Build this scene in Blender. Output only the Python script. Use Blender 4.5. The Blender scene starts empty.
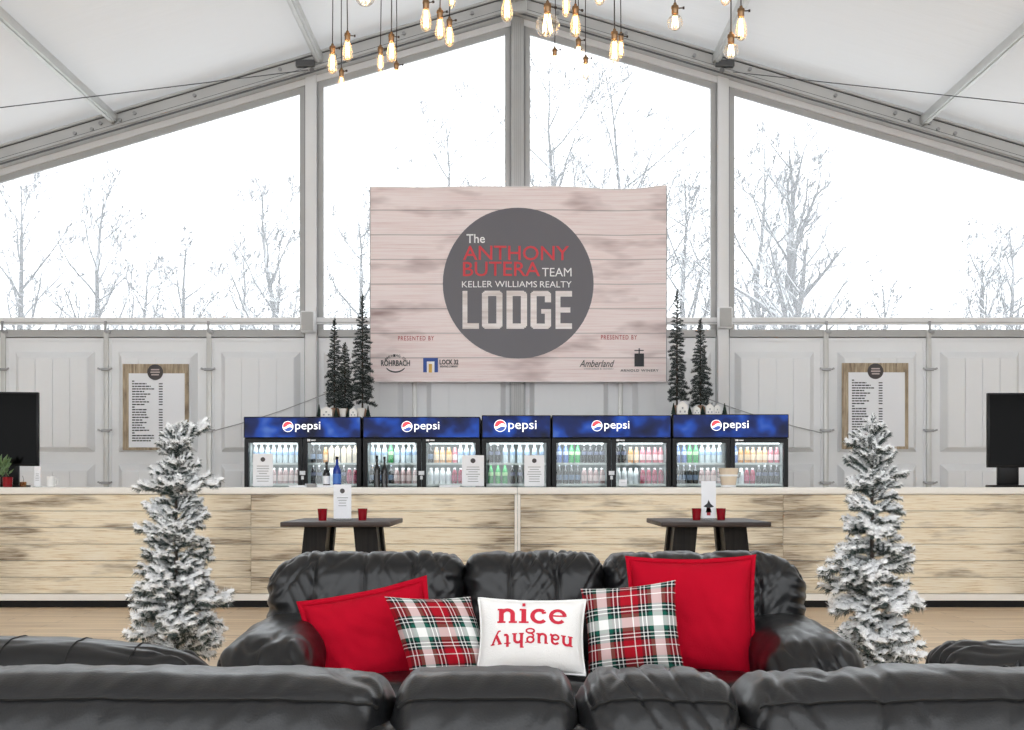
import bpy, bmesh, math, random
from mathutils import Vector, Matrix, noise
random.seed(7)
PI = math.pi
S = bpy.context.scene
C = S.collection

# ------------------------------------------------------------------ camera, sky, exposure
F, CX, CY, H = 1150.0, 515.0, 483.5, 1.18          # focal length / principal point in pixels, eye height
def P(px, py, D):
    return Vector(((px - CX) * D / F, D, H - (py - CY) * D / F))
cam_d = bpy.data.cameras.new('camera')
cam = bpy.data.objects.new('camera', cam_d); C.objects.link(cam)
cam.location = (0, 0, H); cam.rotation_euler = (PI / 2, 0, 0)
cam_d.sensor_width = 36; cam_d.lens = F / 1024 * 36
cam_d.shift_x = (512 - CX) / 1024; cam_d.shift_y = (CY - 365) / 1024
cam_d.clip_start = 0.05; cam_d.clip_end = 500
S.camera = cam
w = bpy.data.worlds.new('overcast'); S.world = w; w.use_nodes = True
bg = w.node_tree.nodes['Background']
bg.inputs[0].default_value = (0.94, 0.97, 1.0, 1); bg.inputs[1].default_value = 1.0
S.view_settings.view_transform = 'Standard'; S.view_settings.look = 'None'
S.view_settings.gamma = 1.0; S.view_settings.use_curve_mapping = False
S.view_settings.exposure = 1.84
S.cycles.use_denoising = True
S.cycles.max_bounces = 10; S.cycles.diffuse_bounces = 5; S.cycles.transparent_max_bounces = 24
S.cycles.sample_clamp_indirect = 6.0
S.cycles.caustics_reflective = False; S.cycles.caustics_refractive = False

# ------------------------------------------------------------------ materials
def nt(name):
    m = bpy.data.materials.new(name); m.use_nodes = True
    n = m.node_tree.nodes; l = m.node_tree.links
    return m, n, l, n['Principled BSDF']
def mat(name, col, rough=0.5, metal=0.0, emit=None, es=0.0, spec=0.5, bump=0, bscale=50, var=0.0, vscale=6, alpha=None):
    m, n, l, b = nt(name)
    c = (*col, 1)
    b.inputs['Base Color'].default_value = c
    b.inputs['Roughness'].default_value = rough
    b.inputs['Metallic'].default_value = metal
    b.inputs['Specular IOR Level'].default_value = spec
    if emit:
        b.inputs['Emission Color'].default_value = (*emit, 1); b.inputs['Emission Strength'].default_value = es
    if bump or var:
        tc = n.new('ShaderNodeTexCoord')
    if bump:
        nz = n.new('ShaderNodeTexNoise'); nz.inputs['Scale'].default_value = bscale; nz.inputs['Detail'].default_value = 4
        bp = n.new('ShaderNodeBump'); bp.inputs['Strength'].default_value = bump; bp.inputs['Distance'].default_value = 0.01
        l.new(tc.outputs['Object'], nz.inputs['Vector']); l.new(nz.outputs['Fac'], bp.inputs['Height']); l.new(bp.outputs['Normal'], b.inputs['Normal'])
    if var:
        nz = n.new('ShaderNodeTexNoise'); nz.inputs['Scale'].default_value = vscale; nz.inputs['Detail'].default_value = 5
        mx = n.new('ShaderNodeMix'); mx.data_type = 'RGBA'
        mx.inputs[6].default_value = tuple(x * (1 - var) for x in col) + (1,)
        mx.inputs[7].default_value = tuple(min(1, x * (1 + var)) for x in col) + (1,)
        l.new(tc.outputs['Object'], nz.inputs['Vector']); l.new(nz.outputs['Fac'], mx.inputs[0]); l.new(mx.outputs[2], b.inputs['Base Color'])
    return m
def ramp(n, stops, interp='LINEAR'):
    r = n.new('ShaderNodeValToRGB'); r.color_ramp.interpolation = interp
    e = r.color_ramp.elements
    while len(e) < len(stops): e.new(0.5)
    for i, (p, c) in enumerate(stops):
        e[i].position = p; e[i].color = (*c, 1)
    return r
def wood(name, stops, grain=(1.2, 30, 30), rough=0.55, big=(0.8, 2.5, 2.5), bigamt=0.5, dark=(0.25, 0.17, 0.1), lo=0.52, hi=0.72, coord='Object', seed=True, bump=0.15, ends=None, spec=0.5):
    """wood grain along local x, each object offset by its own random number"""
    m, n, l, b = nt(name)
    tc = n.new('ShaderNodeTexCoord'); oi = n.new('ShaderNodeObjectInfo')
    mul = n.new('ShaderNodeMath'); mul.operation = 'MULTIPLY'; mul.inputs[1].default_value = 37.0 if seed else 0.0
    l.new(oi.outputs['Random'], mul.inputs[0])
    add = n.new('ShaderNodeVectorMath'); add.operation = 'ADD'
    cmb = n.new('ShaderNodeCombineXYZ'); l.new(mul.outputs[0], cmb.inputs[0]); l.new(mul.outputs[0], cmb.inputs[2])
    l.new(tc.outputs[coord], add.inputs[0]); l.new(cmb.outputs[0], add.inputs[1])
    m1 = n.new('ShaderNodeMapping'); m1.inputs['Scale'].default_value = grain; l.new(add.outputs[0], m1.inputs[0])
    n1 = n.new('ShaderNodeTexNoise'); n1.inputs['Scale'].default_value = 1; n1.inputs['Detail'].default_value = 6; n1.inputs['Roughness'].default_value = .65
    l.new(m1.outputs[0], n1.inputs['Vector'])
    r1 = ramp(n, stops); l.new(n1.outputs['Fac'], r1.inputs[0])
    m2 = n.new('ShaderNodeMapping'); m2.inputs['Scale'].default_value = big; l.new(add.outputs[0], m2.inputs[0])
    n2 = n.new('ShaderNodeTexNoise'); n2.inputs['Scale'].default_value = 1; n2.inputs['Detail'].default_value = 4
    l.new(m2.outputs[0], n2.inputs['Vector'])
    r2 = ramp(n, [(lo, (0, 0, 0)), (hi, (1, 1, 1))]); l.new(n2.outputs['Fac'], r2.inputs[0])
    mm = n.new('ShaderNodeMath'); mm.operation = 'MULTIPLY'; mm.inputs[1].default_value = bigamt; l.new(r2.outputs[0], mm.inputs[0])
    b.inputs['Specular IOR Level'].default_value = spec
    if ends:                                   # scorched print towards the two ends of each board
        sx = n.new('ShaderNodeSeparateXYZ'); l.new(tc.outputs['Object'], sx.inputs[0]); ab = n.new('ShaderNodeMath'); ab.operation = 'ABSOLUTE'; l.new(sx.outputs[0], ab.inputs[0])
        mr = n.new('ShaderNodeMapRange'); mr.inputs[1].default_value = ends[0]; mr.inputs[2].default_value = ends[1]; mr.inputs[3].default_value = 0.0; mr.inputs[4].default_value = ends[2]; l.new(ab.outputs[0], mr.inputs[0])
        nm = n.new('ShaderNodeMath'); nm.operation = 'MULTIPLY'; l.new(mr.outputs[0], nm.inputs[0]); l.new(n2.outputs['Fac'], nm.inputs[1])
        ad = n.new('ShaderNodeMath'); ad.operation = 'ADD'; ad.use_clamp = True; l.new(mm.outputs[0], ad.inputs[0]); l.new(nm.outputs[0], ad.inputs[1]); mm = ad
    mm2 = n.new('ShaderNodeMath'); mm2.operation = 'MULTIPLY'; l.new(mm.outputs[0], mm2.inputs[0])
    r3 = ramp(n, [(0.35, (1, 1, 1)), (0.65, (0.35, 0.35, 0.35))]); l.new(n1.outputs['Fac'], r3.inputs[0]); l.new(r3.outputs[0], mm2.inputs[1])
    mx = n.new('ShaderNodeMix'); mx.data_type = 'RGBA'
    l.new(mm2.outputs[0], mx.inputs[0]); l.new(r1.outputs[0], mx.inputs[6]); mx.inputs[7].default_value = (*dark, 1)
    l.new(mx.outputs[2], b.inputs['Base Color']); b.inputs['Roughness'].default_value = rough
    bp = n.new('ShaderNodeBump'); bp.inputs['Strength'].default_value = bump; bp.inputs['Distance'].default_value = 0.004
    l.new(n1.outputs['Fac'], bp.inputs['Height']); l.new(bp.outputs['Normal'], b.inputs['Normal'])
    return m
def glassy(name, tint=(1, 1, 1), refl=0.06, rough=0.02, haze=0.0, hazecol=(0.9, 0.92, 0.95)):
    m = bpy.data.materials.new(name); m.use_nodes = True
    n = m.node_tree.nodes; l = m.node_tree.links; n.clear()
    out = n.new('ShaderNodeOutputMaterial'); tr = n.new('ShaderNodeBsdfTransparent'); tr.inputs[0].default_value = (*tint, 1)
    gl = n.new('ShaderNodeBsdfGlossy'); gl.inputs['Roughness'].default_value = rough
    lw = n.new('ShaderNodeLayerWeight'); lw.inputs[0].default_value = 0.25
    mul = n.new('ShaderNodeMath'); mul.operation = 'MULTIPLY_ADD'; mul.inputs[1].default_value = 0.5; mul.inputs[2].default_value = refl
    l.new(lw.outputs['Fresnel'], mul.inputs[0])
    mx = n.new('ShaderNodeMixShader'); l.new(mul.outputs[0], mx.inputs[0]); l.new(tr.outputs[0], mx.inputs[1]); l.new(gl.outputs[0], mx.inputs[2])
    last = mx
    if haze:
        tl = n.new('ShaderNodeBsdfTranslucent'); tl.inputs[0].default_value = (*hazecol, 1)
        m2 = n.new('ShaderNodeMixShader'); m2.inputs[0].default_value = haze
        l.new(mx.outputs[0], m2.inputs[1]); l.new(tl.outputs[0], m2.inputs[2]); last = m2
    l.new(last.outputs[0], out.inputs[0])
    return m

M = {}
M['wallpanel'] = mat('white_wall_panel', (0.82, 0.83, 0.84), 0.45, var=0.03, vscale=2)
M['alu'] = mat('brushed_aluminium', (0.60, 0.60, 0.58), 0.42, 0.35, var=0.12, vscale=5)
M['whitepaint'] = mat('white_painted_metal', (0.80, 0.80, 0.80), 0.4, var=0.04, vscale=3)
M['strip'] = mat('grey_keder_strip', (0.44, 0.44, 0.435), 0.5, var=0.08, vscale=4)
M['rafter'] = mat('rafter_metal', (0.50, 0.50, 0.49), 0.4, 0.2, var=0.15, vscale=2.5)
M['darkmetal'] = mat('dark_steel', (0.10, 0.10, 0.10), 0.4, 0.6)
M['steel'] = mat('grey_steel', (0.33, 0.33, 0.33), 0.4, 0.5)
M['black'] = mat('black_plastic', (0.006, 0.006, 0.007), 0.32, spec=0.2)
M['blackmatte'] = mat('black_matte', (0.008, 0.008, 0.008), 0.6, spec=0.2)
M['screen'] = mat('dark_screen', (0.002, 0.002, 0.002), 0.10, spec=0.05)
M['white'] = mat('white_ceramic', (0.86, 0.86, 0.85), 0.3)
M['paper'] = mat('white_paper', (0.86, 0.87, 0.90), 0.6)
M['ink'] = mat('dark_ink', (0.03, 0.03, 0.035), 0.6)
M['inkgrey'] = mat('grey_ink', (0.35, 0.35, 0.36), 0.6)
M['emblem'] = mat('dark_round_emblem', (0.055, 0.045, 0.045), 0.5)
M['emblemtext'] = mat('pale_emblem_print', (0.5, 0.42, 0.40), 0.5)
M['redcup'] = mat('red_glass', (0.24, 0.003, 0.010), 0.12, spec=0.35)
M['redfab'] = mat('red_cotton', (0.44, 0.003, 0.018), 0.85, spec=0.08, bump=0.25, bscale=220, var=0.10, vscale=9)
M['redink'] = mat('red_thread', (0.55, 0.015, 0.04), 0.8)
M['whitefab'] = mat('white_cotton', (0.86, 0.85, 0.83), 0.9, spec=0.1, bump=0.3, bscale=260)
M['bartop'] = mat('cream_worktop', (0.88, 0.86, 0.81), 0.35, var=0.03)
M['brass'] = mat('aged_brass', (0.24, 0.145, 0.075), 0.32, 0.8)
M['cord'] = mat('black_cord', (0.03, 0.022, 0.018), 0.6)
M['bark'] = mat('dark_bark', (0.06, 0.045, 0.035), 0.8)
M['burlap'] = mat('brown_burlap', (0.34, 0.20, 0.13), 0.9, bump=0.4, bscale=120)
M['minitree'] = mat('dark_green_felt', (0.012, 0.028, 0.022), 0.9)
M['housewhite'] = mat('white_glazed_house', (0.88, 0.86, 0.82), 0.3)
M['whitewhite'] = mat('white_print', (0.95, 0.95, 0.95), 0.5)
M['redprint'] = mat('red_print', (0.70, 0.06, 0.075), 0.6)
M['redprint2'] = mat('dark_red_print', (0.45, 0.05, 0.06), 0.6)
M['blueprint'] = mat('blue_print', (0.035, 0.09, 0.36), 0.6)
M['goldprint'] = mat('gold_print', (0.75, 0.45, 0.10), 0.6)
M['circle'] = mat('charcoal_print', (0.140, 0.134, 0.150), 0.45, var=0.06, vscale=1.5)
M['planklight'] = wood('pale_plank_print', [(0.3, (0.78, 0.70, 0.69)), (0.6, (0.96, 0.91, 0.90))], seed=False, bump=0)
M['pane'] = glassy('clear_vinyl', (0.97, 0.98, 0.98), 0.02, 0.05, haze=0.11)
M['doorglass'] = glassy('cooler_door_glass', (0.95, 0.98, 0.97), 0.03, 0.02)
M['bulbglass'] = glassy('glow_tinted_bulb_glass', (0.985, 0.97, 0.93), 0.05, 0.02, haze=0.14, hazecol=(1.0, 0.93, 0.80))  # filament glow is put into the glass as a warm haze
M['globeglass'] = glassy('clear_globe_glass', (0.985, 0.975, 0.95), 0.06, 0.02, haze=0.03)
M['acrylic'] = glassy('clear_acrylic', (0.95, 0.97, 0.97), 0.08, 0.02)
M['amberglass'] = glassy('amber_glass', (0.80, 0.62, 0.40), 0.06, 0.03)
M['fil'] = mat('glowing_filament', (1, 0.7, 0.4), 0.5, emit=(1.0, 0.62, 0.25), es=6.0)
M['tube'] = mat('cooler_light_tube', (1, 1, 1), 0.5, emit=(0.90, 0.96, 1.0), es=1.0)
M['coolin'] = mat('cooler_liner', (0.42, 0.47, 0.48), 0.4)
M['wire'] = mat('white_wire_shelf', (0.75, 0.77, 0.78), 0.35)

def leather():
    m, n, l, b = nt('black_leather')
    tc = n.new('ShaderNodeTexCoord')
    v = n.new('ShaderNodeTexVoronoi'); v.inputs['Scale'].default_value = 260
    nz = n.new('ShaderNodeTexNoise'); nz.inputs['Scale'].default_value = 22; nz.inputs['Detail'].default_value = 5
    l.new(tc.outputs['Object'], v.inputs['Vector']); l.new(tc.outputs['Object'], nz.inputs['Vector'])
    b1 = n.new('ShaderNodeBump'); b1.inputs['Strength'].default_value = 0.10; b1.inputs['Distance'].default_value = 0.002
    b2 = n.new('ShaderNodeBump'); b2.inputs['Strength'].default_value = 0.06; b2.inputs['Distance'].default_value = 0.010
    l.new(v.outputs['Distance'], b1.inputs['Height']); l.new(nz.outputs['Fac'], b2.inputs['Height'])
    l.new(b2.outputs['Normal'], b1.inputs['Normal']); l.new(b1.outputs['Normal'], b.inputs['Normal'])
    r = ramp(n, [(0.3, (0.28, 0.28, 0.28)), (0.7, (0.35, 0.35, 0.35))]); l.new(nz.outputs['Fac'], r.inputs[0]); l.new(r.outputs[0], b.inputs['Roughness'])
    b.inputs['Base Color'].default_value = (0.009, 0.0092, 0.010, 1)
    b.inputs['Specular IOR Level'].default_value = 0.36
    return m
M['leather'] = leather()
M['seam'] = mat('seam_thread', (0.004, 0.004, 0.004), 0.7)

M['board'] = wood('whitewashed_board', [(0.28, (0.36, 0.25, 0.13)), (0.38, (0.70, 0.56, 0.37)), (0.46, (0.85, 0.75, 0.56)), (0.64, (0.92, 0.85, 0.70))],
                  grain=(3.2, 80, 80), big=(1.3, 7.0, 7.0), bigamt=1.1, dark=(0.12, 0.075, 0.04), lo=0.53, hi=0.68, ends=(0.70, 1.28, 1.5))
M['darkwood'] = wood('dark_stained_wood', [(0.3, (0.026, 0.018, 0.015)), (0.7, (0.065, 0.046, 0.040))], grain=(1.5, 40, 40), rough=0.42, bigamt=0.0, spec=0.25)
M['darkwoodv'] = wood('dark_stained_leg_wood', [(0.3, (0.006, 0.005, 0.0045)), (0.7, (0.022, 0.018, 0.015))], grain=(40, 40, 1.5), rough=0.45, bigamt=0.0, spec=0.15)
M['menuwood'] = wood('menu_backing_wood', [(0.3, (0.16, 0.115, 0.075)), (0.52, (0.42, 0.33, 0.22)), (0.7, (0.62, 0.52, 0.38))], grain=(40, 40, 3), big=(6, 2, 4), bigamt=0.8, dark=(0.12, 0.08, 0.05))

def floor_mat():
    m, n, l, b = nt('floor_boards')
    tc = n.new('ShaderNodeTexCoord')
    br = n.new('ShaderNodeTexBrick'); br.offset = 0.37; br.inputs['Scale'].default_value = 1.0
    br.inputs['Brick Width'].default_value = 1.3; br.inputs['Row Height'].default_value = 0.16; br.inputs['Mortar Size'].default_value = 0.003
    br.inputs['Color1'].default_value = (0.66, 0.50, 0.34, 1); br.inputs['Color2'].default_value = (0.82, 0.66, 0.48, 1); br.inputs['Mortar'].default_value = (0.24, 0.16, 0.10, 1)
    l.new(tc.outputs['Object'], br.inputs['Vector'])
    mp = n.new('ShaderNodeMapping'); mp.inputs['Scale'].default_value = (1.1, 22, 1); l.new(tc.outputs['Object'], mp.inputs[0])
    nz = n.new('ShaderNodeTexNoise'); nz.inputs['Scale'].default_value = 1.0; nz.inputs['Detail'].default_value = 6; l.new(mp.outputs[0], nz.inputs['Vector'])
    r = ramp(n, [(0.28, (0.55, 0.48, 0.42)), (0.46, (0.95, 0.93, 0.9)), (0.7, (1.08, 1.06, 1.02))]); l.new(nz.outputs['Fac'], r.inputs[0])
    mx = n.new('ShaderNodeMix'); mx.data_type = 'RGBA'; mx.blend_type = 'MULTIPLY'; mx.inputs[0].default_value = 1
    l.new(br.outputs['Color'], mx.inputs[6]); l.new(r.outputs[0], mx.inputs[7]); l.new(mx.outputs[2], b.inputs['Base Color'])
    b.inputs['Roughness'].default_value = 0.33
    return m
M['floor'] = floor_mat()

def banner_mat():
    m, n, l, b = nt('printed_plank_banner')
    tc = n.new('ShaderNodeTexCoord')
    sp = n.new('ShaderNodeSeparateXYZ'); l.new(tc.outputs['Object'], sp.inputs[0])
    mp = n.new('ShaderNodeMapping'); mp.inputs['Scale'].default_value = (0.8, 1, 46); l.new(tc.outputs['Object'], mp.inputs[0])
    nz = n.new('ShaderNodeTexNoise'); nz.inputs['Detail'].default_value = 7; nz.inputs['Scale'].default_value = 1.3; nz.inputs['Roughness'].default_value = .7; l.new(mp.outputs[0], nz.inputs['Vector'])
    r1 = ramp(n, [(0.22, (0.62, 0.46, 0.45)), (0.40, (0.88, 0.72, 0.705)), (0.56, (0.96, 0.85, 0.835))]); l.new(nz.outputs['Fac'], r1.inputs[0])
    mp2 = n.new('ShaderNodeMapping'); mp2.inputs['Scale'].default_value = (1.1, 1, 4.2); mp2.inputs['Location'].default_value = (3.4, 0, 1.7); l.new(tc.outputs['Object'], mp2.inputs[0])
    n2 = n.new('ShaderNodeTexNoise'); n2.inputs['Detail'].default_value = 3; n2.inputs['Scale'].default_value = 1.0; l.new(mp2.outputs[0], n2.inputs['Vector'])
    r2 = ramp(n, [(0.53, (0, 0, 0)), (0.76, (0.85, 0.85, 0.85))]); l.new(n2.outputs['Fac'], r2.inputs[0])
    mx = n.new('ShaderNodeMix'); mx.data_type = 'RGBA'; l.new(r2.outputs[0], mx.inputs[0]); l.new(r1.outputs[0], mx.inputs[6]); mx.inputs[7].default_value = (0.33, 0.21, 0.20, 1)
    # printed plank gaps
    dv = n.new('ShaderNodeMath'); dv.operation = 'DIVIDE'; dv.inputs[1].default_value = 0.287; l.new(sp.outputs['Z'], dv.inputs[0])
    fr = n.new('ShaderNodeMath'); fr.operation = 'FRACT'; l.new(dv.outputs[0], fr.inputs[0])
    r3 = ramp(n, [(0.0, (0.42, 0.42, 0.42)), (0.035, (1, 1, 1)), (0.97, (1, 1, 1)), (1.0, (0.55, 0.55, 0.55))]); l.new(fr.outputs[0], r3.inputs[0])
    mx2 = n.new('ShaderNodeMix'); mx2.data_type = 'RGBA'; mx2.blend_type = 'MULTIPLY'; mx2.inputs[0].default_value = 1
    l.new(mx.outputs[2], mx2.inputs[6]); l.new(r3.outputs[0], mx2.inputs[7]); l.new(mx2.outputs[2], b.inputs['Base Color'])
    b.inputs['Roughness'].default_value = 0.6
    return m
M['banner'] = banner_mat()

def header_mat(seedv, name):
    m, n, l, b = nt(name)
    tc = n.new('ShaderNodeTexCoord')
    mp = n.new('ShaderNodeMapping'); mp.inputs['Scale'].default_value = (3.2, 1, 3.5); mp.inputs['Location'].default_value = (seedv, 0, seedv * 2); mp.inputs['Rotation'].default_value = (0, 0.5, 0)
    l.new(tc.outputs['Object'], mp.inputs[0])
    nz = n.new('ShaderNodeTexNoise'); nz.inputs['Scale'].default_value = 1; nz.inputs['Detail'].default_value = 2; l.new(mp.outputs[0], nz.inputs['Vector'])
    r = ramp(n, [(0.32, (0.0008, 0.002, 0.014)), (0.48, (0.002, 0.010, 0.075)), (0.60, (0.005, 0.040, 0.26)), (0.74, (0.06, 0.13, 0.36))]); l.new(nz.outputs['Fac'], r.inputs[0])
    l.new(r.outputs[0], b.inputs['Base Color']); b.inputs['Roughness'].default_value = 0.12
    l.new(r.outputs[0], b.inputs['Emission Color']); b.inputs['Emission Strength'].default_value = 0.25; b.inputs['Specular IOR Level'].default_value = 0.12
    return m
M['lettering'] = mat('backlit_white_print', (0.9, 0.9, 0.92), 0.3, emit=(1, 1, 1), es=0.35)
M['pred'] = mat('backlit_red_print', (0.6, 0.03, 0.05), 0.3, emit=(0.8, 0.05, 0.07), es=0.2)
M['pblue'] = mat('backlit_blue_print', (0.02, 0.06, 0.3), 0.3, emit=(0.02, 0.08, 0.4), es=0.2)

def plaid_mat():
    m, n, l, b = nt('tartan_cloth')
    uv = n.new('ShaderNodeUVMap'); sp = n.new('ShaderNodeSeparateXYZ'); l.new(uv.outputs[0], sp.inputs[0])
    red, blk, wht, grn, pk = (0.36, 0.006, 0.016), (0.012, 0.014, 0.016), (0.86, 0.86, 0.84), (0.01, 0.10, 0.07), (0.80, 0.42, 0.42)
    stops = [(0.0, red), (0.10, wht), (0.118, red), (0.22, blk), (0.27, wht), (0.292, blk), (0.34, wht), (0.362, blk), (0.40, grn), (0.47, wht), (0.66, grn), (0.73, blk), (0.77, wht), (0.79, blk), (0.85, wht), (0.87, blk), (0.91, red)]
    outs = []
    for ax in (0, 1):
        mu = n.new('ShaderNodeMath'); mu.operation = 'MULTIPLY_ADD'; mu.inputs[1].default_value = 1.75; mu.inputs[2].default_value = 0.18 if ax == 0 else 0.62; l.new(sp.outputs[ax], mu.inputs[0])
        fr = n.new('ShaderNodeMath'); fr.operation = 'FRACT'; l.new(mu.outputs[0], fr.inputs[0])
        r = ramp(n, stops, 'CONSTANT'); l.new(fr.outputs[0], r.inputs[0]); outs.append(r)
    mx = n.new('ShaderNodeMix'); mx.data_type = 'RGBA'; mx.inputs[0].default_value = 0.5
    l.new(outs[0].outputs[0], mx.inputs[6]); l.new(outs[1].outputs[0], mx.inputs[7]); l.new(mx.outputs[2], b.inputs['Base Color'])
    b.inputs['Roughness'].default_value = 0.9; b.inputs['Specular IOR Level'].default_value = 0.15
    return m
M['plaid'] = plaid_mat()

def needle_mat(name, green, snow):
    m, n, l, b = nt(name)
    at = n.new('ShaderNodeAttribute'); at.attribute_name = 'snow'
    mx = n.new('ShaderNodeMix'); mx.data_type = 'RGBA'; l.new(at.outputs['Fac'], mx.inputs[0]); mx.inputs[6].default_value = (*green, 1); mx.inputs[7].default_value = (*snow, 1)
    l.new(mx.outputs[2], b.inputs['Base Color']); b.inputs['Roughness'].default_value = 0.85; b.inputs['Specular IOR Level'].default_value = 0.2
    return m
M['needle'] = needle_mat('flocked_needles', (0.022, 0.050, 0.040), (0.95, 0.955, 0.96))
M['needle2'] = needle_mat('frosted_dark_needles', (0.008, 0.016, 0.013), (0.55, 0.60, 0.60))
M['leaf'] = mat('green_leaf', (0.13, 0.22, 0.09), 0.5, var=0.3, vscale=30)

def snowbark():
    m, n, l, b = nt('snowy_bark')
    g = n.new('ShaderNodeNewGeometry'); sp = n.new('ShaderNodeSeparateXYZ'); l.new(g.outputs['True Normal'], sp.inputs[0])
    tc = n.new('ShaderNodeTexCoord'); nz = n.new('ShaderNodeTexNoise'); nz.inputs['Scale'].default_value = 1.2; l.new(tc.outputs['Object'], nz.inputs['Vector'])
    ad = n.new('ShaderNodeMath'); ad.operation = 'ADD'; l.new(sp.outputs['Z'], ad.inputs[0]); l.new(nz.outputs['Fac'], ad.inputs[1])
    r = ramp(n, [(0.58, (0.040, 0.039, 0.038)), (1.0, (0.55, 0.56, 0.57))]); l.new(ad.outputs[0], r.inputs[0])
    l.new(r.outputs[0], b.inputs['Base Color']); b.inputs['Roughness'].default_value = 0.9
    return m
M['snowbark'] = snowbark()
M['snow'] = mat('snow_ground', (0.86, 0.87, 0.88), 0.8, var=0.03)

def roof_mat():
    m = bpy.data.materials.new('white_tent_fabric'); m.use_nodes = True
    n = m.node_tree.nodes; l = m.node_tree.links; n.clear()
    out = n.new('ShaderNodeOutputMaterial'); d = n.new('ShaderNodeBsdfDiffuse'); t = n.new('ShaderNodeBsdfTranslucent')
    d.inputs[0].default_value = (0.68, 0.68, 0.68, 1); t.inputs[0].default_value = (0.84, 0.84, 0.84, 1)
    tc = n.new('ShaderNodeTexCoord'); mp = n.new('ShaderNodeMapping'); mp.inputs['Scale'].default_value = (0.6, 3.0, 0.6); l.new(tc.outputs['Object'], mp.inputs[0])
    nz = n.new('ShaderNodeTexNoise'); nz.inputs['Scale'].default_value = 1.5; nz.inputs['Detail'].default_value = 4; l.new(mp.outputs[0], nz.inputs['Vector'])
    bp = n.new('ShaderNodeBump'); bp.inputs['Strength'].default_value = 0.25; bp.inputs['Distance'].default_value = 0.05; l.new(nz.outputs['Fac'], bp.inputs['Height']); l.new(bp.outputs[0], d.inputs['Normal'])
    mx = n.new('ShaderNodeMixShader'); mx.inputs[0].default_value = 0.10
    l.new(d.outputs[0], mx.inputs[1]); l.new(t.outputs[0], mx.inputs[2]); l.new(mx.outputs[0], out.inputs[0])
    return m
M['roof'] = roof_mat()

# ------------------------------------------------------------------ helpers
def tag(o, label=None, cat=None, group=None, kind=None):
    if label: o['label'] = label
    if cat: o['category'] = cat
    if group: o['group'] = group
    if kind: o['kind'] = kind
    return o
def empty(name, loc=(0, 0, 0), rz=0, label=None, cat=None, group=None, kind=None, parent=None):
    o = bpy.data.objects.new(name, None); C.objects.link(o)
    o.location = loc; o.rotation_euler = (0, 0, rz); o.empty_display_size = 0.1
    if parent: o.parent = parent
    return tag(o, label, cat, group, kind)
def obj(name, me, parent=None, loc=None, rot=None):
    o = bpy.data.objects.new(name, me); C.objects.link(o)
    if parent: o.parent = parent
    if loc is not None: o.location = loc
    if rot is not None: o.rotation_euler = rot
    return o
def copy_tree(o, parent=None):
    c = o.copy(); C.objects.link(c); c.parent = parent
    for ch in list(o.children): copy_tree(ch, c)
    return c

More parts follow.
